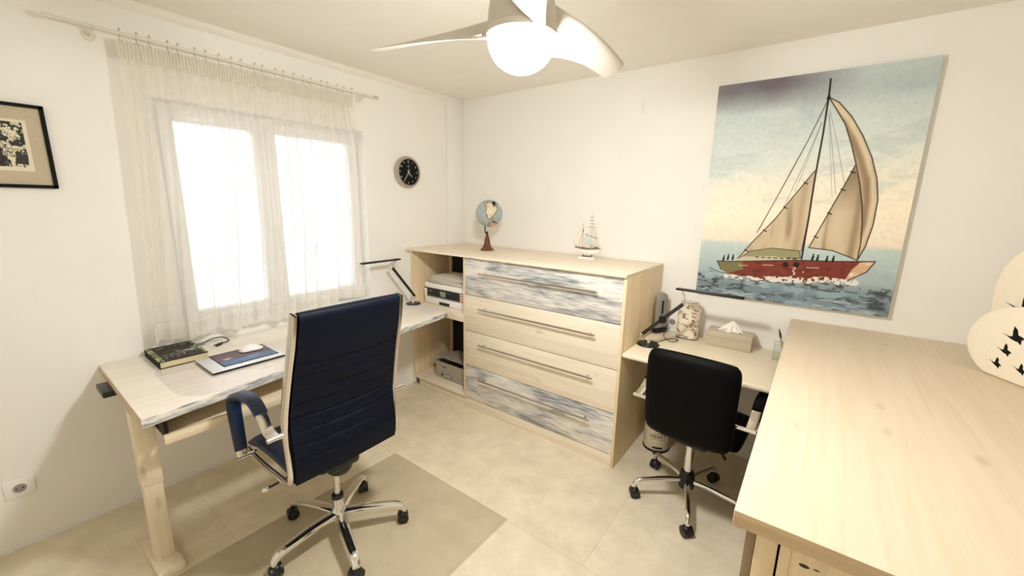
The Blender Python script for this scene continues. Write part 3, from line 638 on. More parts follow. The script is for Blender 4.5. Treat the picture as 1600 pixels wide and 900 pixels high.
# ================================================================== PAINTING
px0, px1, pz0, pz1 = 2.157, 3.098, 1.062, 2.313
pt = thing('canvas_painting', 'large unframed canvas painting of a red-hulled sailing boat on the back wall', 'painting', ((px0+px1)/2, -.02, pz0))
obj('stretched_canvas', box(px0, px1, -.0345, -.003, pz0, pz1, .002), plain('canvas_edge', (196, 200, 192), .8), pt)
D = {'mast':[(0.567, 0.967), (0.571, 0.901), (0.573, 0.746), (0.569, 0.579), (0.571, 0.405), (0.569, 0.216)],
'spin':[(0.572, 0.897), (0.622, 0.872), (0.686, 0.813), (0.747, 0.737), (0.802, 0.65), (0.841, 0.564), (0.862, 0.478), (0.863, 0.377), (0.848, 0.286), (0.825, 0.228), (0.826, 0.297), (0.817, 0.375), (0.802, 0.452), (0.775, 0.54), (0.743, 0.621), (0.707, 0.702), (0.665, 0.784), (0.612, 0.849)],
'jib':[(0.74, 0.617), (0.72, 0.565), (0.682, 0.475), (0.637, 0.367), (0.595, 0.268), (0.707, 0.262), (0.782, 0.241), (0.823, 0.228), (0.826, 0.297), (0.817, 0.375), (0.802, 0.452), (0.775, 0.54)],
'main':[(0.563, 0.599), (0.486, 0.499), (0.401, 0.385), (0.307, 0.284), (0.228, 0.189), (0.316, 0.225), (0.431, 0.248), (0.56, 0.248), (0.571, 0.405)],
'boom':[(0.225, 0.185), (0.297, 0.234), (0.414, 0.255), (0.555, 0.25), (0.562, 0.217), (0.421, 0.212), (0.302, 0.198)],
'hull':[(0.111, 0.172), (0.196, 0.176), (0.567, 0.209), (0.716, 0.215), (0.903, 0.228), (0.875, 0.182), (0.801, 0.138), (0.66, 0.115), (0.504, 0.107), (0.335, 0.104), (0.186, 0.115), (0.14, 0.132)],
'stern':[(0.111, 0.172), (0.196, 0.176), (0.26, 0.182), (0.271, 0.144), (0.186, 0.117), (0.14, 0.132)],
'bow':[(0.903, 0.228), (0.84, 0.22), (0.812, 0.189), (0.785, 0.136), (0.815, 0.142), (0.875, 0.182)],
'r1':[(0.568, 0.88), (0.507, 0.724), (0.429, 0.553), (0.318, 0.322)],'r2':[(0.568, 0.88), (0.512, 0.737), (0.451, 0.607), (0.329, 0.338)],
'r3':[(0.559, 0.797), (0.508, 0.633), (0.44, 0.443)],'r4':[(0.559, 0.797), (0.521, 0.646), (0.483, 0.512)],'r5':[(0.586, 0.845), (0.646, 0.705), (0.709, 0.54)],
'r6':[(0.585, 0.832), (0.632, 0.668), (0.677, 0.501)],'r7':[(0.586, 0.82), (0.627, 0.643), (0.663, 0.488)],
'foam':[(0.179, 0.103), (0.245, 0.099), (0.388, 0.102), (0.454, 0.112), (0.575, 0.115), (0.701, 0.136), (0.761, 0.129), (0.831, 0.13)]}
def sailboat():
    nx, ny = 430, 570; p = Pic(nx, ny, (pz1-pz0)/(px1-px0)); U, Vv = p.U, p.V
    n1 = vnoise(nx, ny, 3, 5, 11, 4); n2 = vnoise(nx, ny, 8, 40, 12, 3); n3 = vnoise(nx, ny, 60, 80, 13, 2); n4 = vnoise(nx, ny, 5, 20, 14, 4); n5 = vnoise(nx, ny, 25, 60, 15, 3)
    st = [(0, (146, 164, 172)), (.14, (164, 182, 184)), (.24, (184, 200, 196)), (.262, (190, 204, 198)), (.28, (232, 220, 200)), (.40, (244, 232, 210)), (.53, (234, 228, 212)), (.66, (212, 220, 212)), (.82, (196, 208, 204)), (1, (188, 202, 200))]
    w_ = Vv+(n1-.5)*.10*np.clip((Vv-.29)/.15, 0, 1)-(U-.5)*.07*np.clip((Vv-.29)/.15, 0, 1)-U*.014*(Vv < .3)
    for c in range(3): p.C[..., c] = np.interp(w_, [a for a, _ in st], [b_[c]/255 for _, b_ in st])
    p.C *= 1.05
    p.mix(np.clip((Vv-.86)/.10, 0, 1)*np.clip((.72-U)/.35, 0, 1)*(.55+.6*n1), (112, 104, 112))
    p.mix(np.exp(-((Vv-.93)/.06)**2)*(U > .45)*.25, (140, 150, 156))
    p.mix(np.clip((n4-.5)*5, 0, 1)*(Vv > .45)*.20, (150, 172, 176)); p.C *= (1+(n3-.5)*.06)[..., None]
    sea = Vv < .245
    p.mix(sea*np.clip((.13-Vv+.06*(n4-.5))/.06, 0, 1)*.55, (98, 112, 122))
    p.mix(sea*(Vv < .12)*np.clip((n5-.5)*6, 0, 1)*.75, (58, 62, 68)); p.mix(sea*(Vv < .13)*np.clip((n2-.56)*8, 0, 1)*.8, (172, 190, 196))
    p.mix(sea*(Vv < .085)*np.clip((n1-.42)*4, 0, 1)*.5, (134, 160, 174))
    for k, ww, a in (('r1', .004, .85), ('r2', .0025, .6), ('r3', .0025, .6), ('r4', .002, .5), ('r5', .0022, .5), ('r6', .0022, .5), ('r7', .002, .4)): p.line(D[k], (60, 44, 38), ww, a)
    sh_ = (208, 190, 158); 
    for k in ('jib', 'main', 'spin'):
        ms_ = inpoly(U, Vv, D[k]); p.mix(ms_*1., sh_); n6 = vnoise(nx, ny, 26, 4, 20, 2); p.mix(ms_*np.clip((n6-.5)*3, 0, 1)*.8, (226, 210, 180)); p.mix(ms_*np.clip((.42-n6)*4, 0, 1)*.55, (142, 116, 86))
    jm = inpoly(U, Vv, D['jib']); p.mix(jm*np.clip((Vv-.42)/.2, 0, 1)*.7, (108, 84, 64)); p.mix(jm*np.exp(-((U-.79)/.018)**2)*.5, (120, 90, 66))
    sm = inpoly(U, Vv, D['spin']); din = dist(U, Vv, D['spin'][:10], p.asp); p.mix(sm*np.exp(-((din-.045)/.02)**2)*.6, (122, 92, 68)); p.mix(sm*np.exp(-((din-.018)/.01)**2)*.7, (232, 216, 186))
    mm_ = inpoly(U, Vv, D['main']); p.mix(mm_*np.exp(-((U-.53)/.02)**2)*.35, (150, 120, 92))
    p.poly(D['boom'], (156, 152, 112)); p.line(D['boom']+[D['boom'][0]], (66, 60, 44), .004)
    p.line(D['spin']+[D['spin'][0]], (40, 30, 26), .005); p.line(D['main'][:5], (44, 34, 28), .005); p.line(D['jib'][:8], (44, 34, 28), .005); p.line([(.571, .40), (.562, .25)], (70, 54, 44), .004)
    for s_ in (('main', 5), ('jib', 5)):
        for k in range(4):
            (a, b_), (c, d_) = D[s_[0]][k], D[s_[0]][k+1]; x, y = (a+c)/2, (b_+d_)/2; p.line([(x-.004, y+.002), (x+.014, y-.004)], (30, 22, 20), .006)
    p.poly([(.20, .178), (.26, .205), (.42, .217), (.57, .212), (.57, .200), (.30, .188)], (206, 196, 172)); 
    for k in range(7): p.line([(.33+.033*k, .207+.0008*k), (.345+.033*k, .2078+.0008*k)], (60, 50, 46), .006)
    p.poly(D['hull'], (126, 54, 40)); hm = inpoly(U, Vv, D['hull']); p.mix(hm*np.clip((n2-.5)*3, 0, 1)*.5, (150, 72, 52)); p.mix(hm*np.clip((.45-n5)*4, 0, 1)*.5, (84, 34, 30))
    p.poly(D['stern'], (124, 116, 80)); p.poly(D['bow'], (212, 172, 140)); p.mix(inpoly(U, Vv, D['bow'])*np.clip((n5-.5)*4, 0, 1), (240, 220, 196))
    p.line([D['hull'][i] for i in (0, 1, 2, 3, 4)], (34, 26, 24), .005); p.line([D['hull'][i] for i in (4, 5, 6)], (44, 30, 26), .005); p.line([D['hull'][0], D['hull'][11]], (44, 34, 28), .004)
    for x, y in ((.493, .183), (.547, .187)): p.mix((np.hypot(U-x, (Vv-y)*p.asp) < .0165)*1., (30, 26, 26))
    for a, b_ in (((.24, .160), (.29, .163)), ((.375, .172), (.43, .175)), ((.60, .178), (.66, .181))): p.line([a, b_], (226, 200, 176), .004)
    for x, y in ((.147, .188), (.173, .195), (.201, .196), (.621, .226), (.644, .224), (.688, .222), (.717, .225)): p.line([(x, y-.010), (x+.002, y+.004)], (20, 18, 18), .011); p.line([(x+.002, y+.012), (x+.002, y+.0125)], (20, 18, 18), .009)
    p.line(D['mast'], (26, 20, 20), .0085); p.line([(.572, .90), (.570, .89)], (26, 20, 20), .014)
    fl = dist(U, Vv, D['foam'], p.asp); p.mix((fl < .014+.022*(n5-.4))*(n3 > .38)*1., (232, 226, 214)); p.mix((np.hypot(U-.56, (Vv-.14)*p.asp) < .05)*(n3 > .68)*1., (222, 214, 202))
    rs2 = random.Random(9)
    for k in range(46):
        x, y = rs2.uniform(.02, .9), rs2.uniform(.0, .10); L = rs2.uniform(.02, .11); c = rs2.choice([(58, 60, 64), (196, 206, 208), (120, 146, 162), (44, 46, 50)])
        p.line([(x, y), (x+L*.5, y+rs2.uniform(-.006, .012)), (x+L, y+rs2.uniform(-.008, .008))], c, rs2.uniform(.002, .008), .7)
    p.line([(.07, .135), (.13, .118), (.20, .112)], (90, 100, 106), .006); p.line([(.0, .065), (.07, .066)], (56, 60, 64), .004)
    return p
picobj('painted_picture', sailboat(), (px0, -.0352, pz0), (px1-px0, 0, 0), (0, 0, pz1-pz0), 'paint', pt)

# -- framed print on the window wall
fp = thing('framed_print', 'black-framed black and white print with beige mount, cut by the left edge', 'picture', (0, -2.8, 1.63))
fy0, fy1, fz0, fz1 = -3.04, -2.577, 1.631, 1.974
obj('frame', [box(0.002, .02, fy0, fy1, fz0, fz0+.014, .001), box(0.002, .02, fy0, fy1, fz1-.014, fz1, .001), box(0.002, .02, fy1-.014, fy1, fz0, fz1, .001), box(0.002, .02, fy0, fy0+.014, fz0, fz1, .001)], 'black_matte', fp)
obj('mount', box(.004, .012, fy0+.01, fy1-.01, fz0+.01, fz1-.01), 'mount', fp)
iy0, iy1, iz0, iz1 = -2.975, -2.636, 1.700, 1.908
pc = Pic(240, 150, .61); n1 = vnoise(240, 150, 14, 12, 31, 4); n2 = vnoise(240, 150, 50, 30, 32, 2); n3 = vnoise(240, 150, 40, 8, 33, 2); pc.C[:] = np.array((226, 218, 192))/255.
inn = (pc.U > .04)&(pc.U < .965)&(pc.V > .08)&(pc.V < .95)
pc.mix(inn*((n1*.6+n2*.4) > .5)*(pc.V > .42)*1., (44, 46, 42)); pc.mix(inn*(n3 > .57)*(pc.V <= .42)*1., (48, 46, 42)); pc.mix(inn*((n1 > .4)&(n1 < .46))*.8, (80, 78, 68))
pc.line([(.80, .40), (.95, .12)], (50, 50, 46), .008); pc.poly([(.85, .14), (.96, .14), (.96, .24), (.86, .26)], (56, 54, 48)); pc.line([(.66, .10), (.72, .12), (.76, .2), (.74, .9)], (30, 32, 30), .012)
picobj('printed_picture', pc, (.0125, iy0, iz0), (0, iy1-iy0, 0), (0, 0, iz1-iz0), 'print', fp)
# -- wall sockets
def socket(name, label, cells, origin, ux, w_=.076, parent_loc=None):
    t = thing(name, label, 'socket', origin); u_ = Vector(ux); nrm = V(1, 0, 0) if abs(u_.y) > .5 else V(0, -1, 0)
    Mx = Matrix((u_, V(0, 0, 1), u_.cross(V(0, 0, 1)))).transposed().to_4x4()
    if (Mx.to_3x3() @ V(0, 0, 1)).dot(nrm) < 0: Mx = Matrix((-u_, V(0, 0, 1), (-u_).cross(V(0, 0, 1)))).transposed().to_4x4()
    Mx.translation = Vector(origin); W = w_*cells
    obj('cover_plate', xf(box(-W/2, W/2, -.042, .042, 0, .009, .003), Mx), 'white', t)
    for i in range(cells):
        cx = -W/2+w_*(i+.5); s_ = obj('outlet', xf(lathe([(.0205, .0095), (.021, .0115), (.023, .0115), (.023, .009), (.0205, .009)], 28, (cx, 0, 0)), Mx), 'white', t)
        lab(obj('well_shade', xf(lathe([(0, .0095), (.0205, .0095), (.0205, .0100), (0, .0100)], 28, (cx, 0, 0)), Mx), 'grey', s_), 'grey disc painting the shade of the socket well')  # flat disc, the shade inside the well given as grey
        obj('pin_hole', [xf(cyl((cx+k*.0095, 0, .0095), (cx+k*.0095, 0, .0106), .003, seg=10), Mx) for k in (-1, 1)], 'black_matte', s_)
    return t
socket('wall_socket', 'white wall socket low on the window wall at the left edge', 1, (0, -2.885, .295), (0, 1, 0), .092)
socket('wall_socket', 'white double wall socket above the cream desk behind the black lamp arm', 2, (1.99, 0, .825), (1, 0, 0), .066)
tag(obj('cable_cover', box(1.683, 1.697, -.006, 0, 2.214, 2.30, .002), 'white'), 'tiny white cable cover high on the back wall', 'cable cover')

# ================================================================== OFFICE CHAIRS
def star_base(t, R, hubz, ang0, mat, wleg, hleg, round_leg=False, hubmat='chrome', hubr=.03):
    loc('base_hub', [lathe([(0, hubz-.035), (hubr, hubz-.035), (hubr+.004, hubz-.01), (hubr, hubz+.03), (hubr*.85, hubz+.055), (0, hubz+.055)], 28)], hubmat, t)
    for k in range(5):
        a = math.radians(ang0+72*k); e = V(math.cos(a), math.sin(a), 0)
        P = [e*(hubr*.4)+V(0, 0, hubz+.005), e*.12+V(0, 0, hubz+.004), e*(R*.72)+V(0, 0, hubz-.006), e*(R*.93)+V(0, 0, hubz-.016), e*(R+.006)+V(0, 0, hubz-.042), e*(R+.004)+V(0, 0, .066)]
        side = V(-e.y, e.x, 0)
        if round_leg: g = tube(P, lambda q: .0145-.002*q, 14, 6)
        else: g = ribbon(P, lambda q: wleg*(1-.38*q) if q < .75 else wleg*.62+.004, lambda q: hleg*(1-.2*q), ax=tuple(side), smooth=6, rnd=.36)
        lg = loc('leg', g, mat, t)
        c = e*R; wa = a+PI/2+.5*k
        ax = V(math.cos(wa), math.sin(wa), 0); cc_ = V(c.x, c.y, .027)
        loc('caster', [cyl(cc_-ax*.024, cc_-ax*.004, .027, seg=22), cyl(cc_+ax*.004, cc_+ax*.024, .027, seg=22),
                       xf(sphere((0, 0, 0), .029, 1, .9, .85, 18, 10), Matrix.Translation(cc_+V(0, 0, .008)) @ ax.to_track_quat('X', 'Z').to_matrix().to_4x4()), cyl(cc_+V(0, 0, .02), V(c.x, c.y, .068), .011)], 'black', lg)
def arm_loop(t, s, W, pts, pad_rng, pad, metal, width=.05):
    """flat strap arm on side s; leather sleeve over part of it"""
    full = spline([V(s*W, y, z) for y, z in pts], 8); n = len(full); a, b_ = int(pad_rng[0]*n), int(pad_rng[1]*n)
    ar = loc('armrest', ribbon(full, width*.86, .009, smooth=0), metal, t)
    seg = full[a:b_]
    loc('arm_pad', ribbon(seg, lambda q: width*(1.0+.16*math.sin(PI*q)), lambda q: .022+.010*math.sin(PI*q), smooth=0, rnd=.4), pad, ar)
    return ar

def navy_chair():
    t = thing('office_chair', 'high-backed navy leather office chair with chrome frame at the window desk', 'chair', (1.075, -1.972, .0025), PI/2+math.radians(0))
    star_base(t, .298, .115, 54-90, 'chrome', .050, .030)
    loc('gas_lift', [cyl((0, 0, .15), (0, 0, .215), .025, .024, 24), cyl((0, 0, .21), (0, 0, .36), .014, seg=18)], 'chrome', t)
    lab(loc('lift_collar', cyl((0, 0, .205), (0, 0, .222), .028, .026, 24), 'black', t), 'black collar')
    loc('tilt_mechanism', [box(-.075, .075, -.10, .12, .40, .455, .02, 3), sphere((0, -.03, .40), .062, 1.0, 1.1, .85), sphere((-.07, -.02, .415), .035)], 'black', t)
    lv = loc('lever', tube([(-.05, .02, .42), (-.16, .03, .415), (-.27, .035, .405)], .005, 8, 4), 'black', t)
    lab(loc('lever_knob', sphere((-.285, .035, .404), .014, 1.4, 1, 1), 'satin', lv), 'pale knob')
    # seat cushion with cross creases
    secs = []
    for i in range(41):
        q = i/40; y = -.12+.46*q; zc = .492+.018*math.sin(PI*q)-.03*max(0, q-.8)*3; h = .034*math.sqrt(max(.05, 1-(2*q-1)**10)); cr = .005*math.exp(-((q*6.5) % 1-.5)**2/.004); w_ = .236
        s = []
        for k in range(24):
            a = 2*PI*k/24; ca, sa = math.cos(a), math.sin(a); ex = abs(ca)**.35*(1 if ca > 0 else -1); ez = abs(sa)**.7*(1 if sa > 0 else -1)
            s.append(V(w_*ex, y, zc+(h-(cr if sa > 0 else 0))*ez))
        secs.append(s)
    loc('seat', loft(secs), 'navy_hi', t)
    # backrest
    prof = [V(0, -.118, .475), V(0, -.130, .56), V(0, -.118, .70), V(0, -.122, .78), V(0, -.165, .95), V(0, -.205, 1.09), V(0, -.222, 1.17), V(0, -.228, 1.205)]
    pr = spline(prof, 22); b = bmesh.new(); nx = 26; g = []
    cz = [1.00, .945, .885, .825, .765, .705, .645, .585]
    Wb = .238
    for p in pr:
        row = []; Wb = .238*(1-.09*min(1, max(0, (p.z-.78)/.42)))
        for i in range(nx+1):
            u_ = -1+2*i/nx; x = Wb*u_; sag = .016*(1-u_*u_); zc = p.z
            cr = sum(math.exp(-((zc+sag-c)/.0045)**2) for c in cz)*.006*(1 if abs(u_) < .97 else 0)
            bul = .006*math.cos(u_*PI/2) ; top = max(0, (p.z-1.175)/.03); thick = .024*math.sqrt(max(.0, 1-top*top*.9))
            row.append((x, p.y, zc, thick, cr, bul))
        g.append(row)
    rear = [[b.verts.new((x, y-th-bu+cr, z)) for (x, y, z, th, cr, bu) in r] for r in g]
    front = [[b.verts.new((x, y+th+bu-cr, z)) for (x, y, z, th, cr, bu) in r] for r in g]
    m_, n_ = len(g), nx+1
    for i in range(m_-1):
        for j in range(n_-1):
            b.faces.new((rear[i][j], rear[i][j+1], rear[i+1][j+1], rear[i+1][j])); b.faces.new((front[i][j+1], front[i][j], front[i+1][j], front[i+1][j+1]))
        b.faces.new((rear[i][0], rear[i+1][0], front[i+1][0], front[i][0])); b.faces.new((rear[i+1][-1], rear[i][-1], front[i][-1], front[i+1][-1]))
    for r, f in ((rear[0], front[0]), (rear[-1], front[-1])):
        for j in range(n_-1): b.faces.new((r[j], r[j+1], f[j+1], f[j]))
    bmesh.ops.recalc_face_normals(b, faces=b.faces[:])
    loc('backrest', b, 'navy', t, sharp=60)
    for s in (-1, 1):
        path = [V(s*.252, .30, .468), V(s*.252, .18, .458), V(s*.252, .02, .462), V(s*.252, -.08, .468), V(s*.252, -.122, .492), V(s*.252, -.130, .56), V(s*.252, -.118, .70), V(s*.252, -.124, .78), V(s*.252, -.165, .95), V(s*.252, -.205, 1.09), V(s*.252, -.226, 1.20)]
        path = [V(p.x*(1-.085*min(1, max(0, (p.z-.78)/.42))), p.y, p.z) for p in path]
        loc('side_frame', ribbon(path, .024, lambda q: .024+.018*min(1, max(0, (q-.5)*6)), smooth=8, rnd=.4), 'satin', t)
        pts = [(-.126, .700), (-.06, .718), (-.01, .775), (.05, .806), (.14, .800), (.235, .765), (.272, .715), (.262, .60), (.245, .475)]
        arm_loop(t, s, .292, pts, (.24, .97), 'navy_hi', 'satin', .050)
        loc('arm_foot', cyl((s*.235, .245, .470), (s*.315, .245, .470), .010), 'chrome', t)
        loc('arm_bolt', cyl((s*.245, -.118, .702), (s*.318, -.118, .702), .011), 'chrome', t)
    return t
navy_chair()

def black_chair():
    t = thing('task_chair', 'low-backed black leather office chair on a chrome star base at the cream desk', 'chair', (2.352, -.655, 0), math.radians(-3))
    star_base(t, .279, .120, 214+3, 'chrome', .03, .03, round_leg=True, hubmat='black', hubr=.040)
    loc('gas_lift', [cyl((0, 0, .15), (0, 0, .36), .0215, seg=24), cyl((0, 0, .36), (0, 0, .44), .013, seg=16)], 'chrome', t)
    lab(loc('lift_collar', cyl((0, 0, .355), (0, 0, .385), .025, .023, 24), 'black', t), 'black collar')
    low = set(t.children)
    loc('tilt_mechanism', box(-.08, .08, -.10, .12, .40, .445, .015, 2), 'black', t)
    loc('lever', ribbon([V(.06, 0, .42), V(.12, -.02, .405), V(.155, -.03, .37)], .022, .008, ax=(0, 1, 0), smooth=4), 'black', t)
    secs = []
    for i in range(25):
        q = i/24; y = -.15+.40*q; h = .034*math.sqrt(max(.04, 1-(2*q-1)**8)); w_ = .225*(1-.04*abs(2*q-1)**4); s = []
        for k in range(28):
            a = 2*PI*k/28; ca, sa = math.cos(a), math.sin(a); s.append(V(w_*abs(ca)**.4*(1 if ca > 0 else -1), y, .498+h*abs(sa)**.75*(1 if sa > 0 else -1)))
        secs.append(s)
    loc('seat', loft(secs), 'black_leather', t)
    # padded back: superellipse outline, gentle curve, top edge thicker
    b = bmesh.new(); secs = []
    for i in range(33):
        q = i/32; z = .492+.448*q; w_ = .208*(1-abs(2*q-1)**12*.12)*(1-.03*(1-q)); e = max(.10, (1-abs(2*q-1)**14))**.5; h = .030*e+.004*(q > .8)
        y0 = -.222-.012*math.sin(PI*q)-.02*q; s = []
        for k in range(32):
            a = 2*PI*k/32; ca, sa = math.cos(a), math.sin(a); x = w_*abs(ca)**.38*(1 if ca > 0 else -1); s.append(V(x, y0+.02*(x/.21)**2+h*abs(sa)**.7*(1 if sa > 0 else -1), z-.012*(x/.21)**2*(1 if q > .5 else -1)))
        secs.append(s)
    loc('backrest', loft(secs), 'black_leather', t)
    for s in (-1, 1):
        pts = [(-.19, .640), (-.12, .655), (-.06, .680), (.0, .697), (.08, .698), (.15, .685), (.175, .64), (.165, .56), (.155, .49)]
        arm_loop(t, s, .258, pts, (.27, .93), 'black_leather', 'satin', .045)
        loc('arm_foot', cyl((s*.205, .155, .49), (s*.28, .155, .49), .009), 'chrome', t)
        loc('arm_bolt', cyl((s*.19, -.185, .640), (s*.282, -.185, .640), .009), 'chrome', t)
    for c in t.children:                       # the seat sits a little behind the column
        if c not in low: c.location = (.031, -.046, 0)
    return t
black_chair()
tag(obj('chair_mat', prism([(.735, -2.60), (1.665, -2.60), (1.665, -1.392), (.745, -1.392)], .0004, .0022), 'mat'), 'translucent rectangular floor mat under the navy chair', 'floor mat')

# ================================================================== THINGS IN THE OPEN SHELVES
PZ = .7575
pr_ = thing('printer', 'black and white inkjet printer on the upper shelf of the corner unit', 'printer', (.35, -.41, PZ))
obj('body', [box(.105, .600, -.560, -.26, PZ+.002, PZ+.060, .006), box(.105, .600, -.555, -.26, PZ+.060, PZ+.135, .003), box(.105, .600, -.562, -.26, PZ+.135, PZ+.178, .008)], 'white', pr_)
lab(obj('control_panel', box(.112, .596, -.5645, -.555, PZ+.062, PZ+.134, .002), 'black', pr_), 'glossy black front')
obj('side_inlay', [box(.110, .142, -.5665, -.564, PZ+.060, PZ+.128, .001)], 'white', pr_); obj('screen', box(.300, .365, -.5662, -.5643, PZ+.078, PZ+.122, .001), 'grey', pr_)
st_ = obj('info_sticker', box(.530, .570, -.5665, -.5643, PZ+.060, PZ+.132, .0005), 'paper', pr_)
lab(obj('sticker_print', [box(.534+.018*(i % 2), .548+.018*(i % 2), -.5672, -.5664, PZ+.066+.022*(i//2), PZ+.080+.022*(i//2)) for i in range(6)], plain('sticker_pink', (196, 120, 110), .6), st_), 'small pinkish pictograms')
obj('paper_slot', box(.15, .52, -.5660, -.5643, PZ+.066, PZ+.070), 'grey', pr_)
lab(obj('cassette_handle', box(.285, .405, -.5640, -.558, PZ+.006, PZ+.030, .003), 'black', pr_), 'dark cassette grip')
obj('maker_mark', box(.165, .205, -.5662, -.5643, PZ+.110, PZ+.115), 'grey', pr_)
ords = ['topmost', 'second from the top', 'third from the top', 'fourth from the top', 'fifth from the top', 'sixth from the top', 'lowest']
zt = PZ+.1785; rs = random.Random(3)
for i in range(6, -1, -1):
    h_ = .0085; a = rs.uniform(-.05, .05); dx = rs.uniform(-.012, .012); cx, cy = .36+dx, -.415+rs.uniform(-.012, .012)
    tg = thing('paper_folder', '%s of the seven paper folders piled on the printer' % ords[i], 'folder', (cx, cy, zt), a, 'paper folders piled on the printer')
    obj('cover', [xf(box(-.20, .20, -.135, .135, 0, .0012), T(cx, cy, zt) @ RZ(a)), xf(box(-.20, .20, -.135, .135, h_-.0014, h_-.0002), T(cx, cy, zt) @ RZ(a)), xf(box(-.20, -.1985, -.135, .135, 0, h_-.0002), T(cx, cy, zt) @ RZ(a))], 'card' if i % 2 == 1 else 'paper', tg)
    obj('sheets', xf(box(-.196, .194, -.131, .131, .0014, h_-.0016), T(cx, cy, zt) @ RZ(a)), 'paper', tg)
    zt += h_
bx_ = thing('cardboard_box', 'grey cardboard box with its lid raised in the lower shelf of the corner unit', 'box', (.40, -.42, .10))
o_ = [box(.218, .585, -.550, -.547, .101, .250), box(.218, .585, -.273, -.270, .101, .250), box(.218, .221, -.547, -.273, .101, .250), box(.582, .585, -.547, -.273, .101, .250), box(.221, .582, -.547, -.273, .101, .104)]
obj('box_body', o_, 'card', bx_)
obj('lid', xf(box(0, .375, -.30, 0, 0, .004), T(.212, -.268, .252) @ RX(-.16) @ RY(0)), 'card', bx_)
obj('hand_slot', box(.30, .35, -.5512, -.5502, .205, .213), 'ink', bx_)
obj('printed_mark', [xf(cyl((0, 0, 0), (0, 0, .001), .015, seg=24), T(.295, -.5502, .135) @ RX(PI/2)), box(.318, .415, -.5512, -.5502, .122, .148)], plain('green_ink', (84, 100, 58), .7), bx_)
obj('mark_letters', [box(.324+.022*i, .338+.022*i, -.5518, -.5511, .127, .143) for i in range(4)], 'paper', bx_)
tag(obj('shelf_cable', [tube([(.44, -.215, .69), (.40, -.24, .60), (.43, -.26, .48), (.50, -.25, .42), (.55, -.24, .50), (.53, -.22, .62), (.50, -.215, .69)], .0035, 7, 6)], 'cable'), 'black cable loop hanging above the cardboard box', 'cable')

# ================================================================== GLOBE
WT = 1.2256
gl = thing('desk_globe', 'small antique-style globe on a rusty bell-shaped foot on the worktop', 'globe', (.586, -.301, WT))
g0 = (.586, -.301, WT)
obj('foot', lathe([(0, 0), (.054, 0), (.055, .006), (.048, .014), (.040, .020), (.033, .034), (.027, .050), (.024, .070), (.019, .095), (.015, .112), (.011, .118), (0, .120)], 36, g0), 'rust', gl)
GC = V(.604, -.300, 1.524); gr = .108; gt = V(.54, -.84, .0).normalized(); ax = (V(0, 0, 1).cross(gt)*.40+V(0, 0, 1)*.72+gt*.56).normalized(); e1 = ax.cross(V(0, 1, 0)).normalized()
obj('support_arm', [cyl((.586, -.301, WT+.115), (.586, -.301, WT+.135), .008), sphere((.586, -.301, WT+.145), .009), tube([(.594, -.300, WT+.128), (.570, -.296, WT+.134), (.555, -.292, WT+.16), (.553, -.290, WT+.20), tuple(GC-ax*gr*.99)], .0048, 8, 6)], 'iron', gl)
def globe_mesh():
    b = bmesh.new(); bmesh.ops.create_uvsphere(b, u_segments=180, v_segments=110, radius=gr)
    me = bpy.data.meshes.new('globe_ball'); 
    toc = (CAM-GC).normalized(); rr_ = V(0, 0, 1).cross(toc).normalized(); uu = toc.cross(rr_)
    b.to_mesh(me); b.free(); P = np.zeros(len(me.vertices)*3); me.vertices.foreach_get('co', P); P = P.reshape(-1, 3)/gr
    a_, c_, f_ = P @ np.array(rr_), P @ np.array(uu), P @ np.array(toc)
    NA = [(-.24, .15), (-.20, .36), (-.18, .52), (-.34, .60), (-.30, .78), (-.12, .74), (-.05, .86), (.14, .80), (.29, .88), (.36, .66), (.30, .50), (.44, .56), (.58, .42), (.63, .34), (.52, .20), (.58, .09), (.42, .0), (.29, -.22), (.13, -.28), (.10, -.38), (.26, -.36), (.30, -.50), (.55, -.66), (.34, -.60), (.03, -.43), (-.12, -.30), (-.20, -.10)]
    SA = [(.02, -.68), (.18, -.62), (.34, -.63), (.63, -.74), (.60, -.86), (.34, -.98), (.0, -.99)]
    GRN = [(.34, .86), (.5, .80), (.56, .66), (.46, .68)]; C = np.tile(np.array((168, 178, 178))/255., (len(P), 1))
    def nz(s): return np.sin(P[:, 0]*s+2)*np.sin(P[:, 1]*s*1.3+1)*np.sin(P[:, 2]*s*.9)
    C *= (1+.05*nz(9)+.03*nz(31))[:, None]
    wob_a, wob_c = a_+.018*nz(40), c_+.018*nz(53)
    for poly, col in ((NA, (222, 206, 178)), (SA, (206, 160, 150)), (GRN, (214, 200, 176))):
        m_ = inpoly(wob_a, wob_c, poly) & (f_ > 0); d_ = dist(wob_a, wob_c, poly+[poly[0]], 1.0); C[m_] = np.array(col)/255; C[(d_ < .024) & (f_ > 0)] = np.array((74, 66, 58))/255
    EU = (f_ < 0) & (nz(3.1)+.5*nz(6) > .12); C[EU] = np.array((216, 198, 168))/255
    isl = (f_ > 0) & (nz(17)+.5*nz(29) > .78); C[isl] = np.array((110, 120, 122))/255
    lon = np.abs(np.sin(np.arctan2(P @ np.array(e1), P @ np.array(ax.cross(e1)))*6)); C[(lon < .03)] *= .88
    at = me.color_attributes.new('paint', 'FLOAT_COLOR', 'POINT'); C = np.clip(C, 0, 1); C = np.where(C <= .04045, C/12.92, ((C+.055)/1.055)**2.4)
    at.data.foreach_set('color', np.concatenate([C, np.ones((len(C), 1))], 1).reshape(-1)); me.materials.append(M['gloss_print'])
    me.polygons.foreach_set('use_smooth', [True]*len(me.polygons)); return me
me = globe_mesh(); me.transform(pm(gl).inverted() @ Matrix.Translation(GC)); o = bpy.data.objects.new('globe_ball', me); COL.objects.link(o); o.parent = gl
fp_ = GC+ax*gr
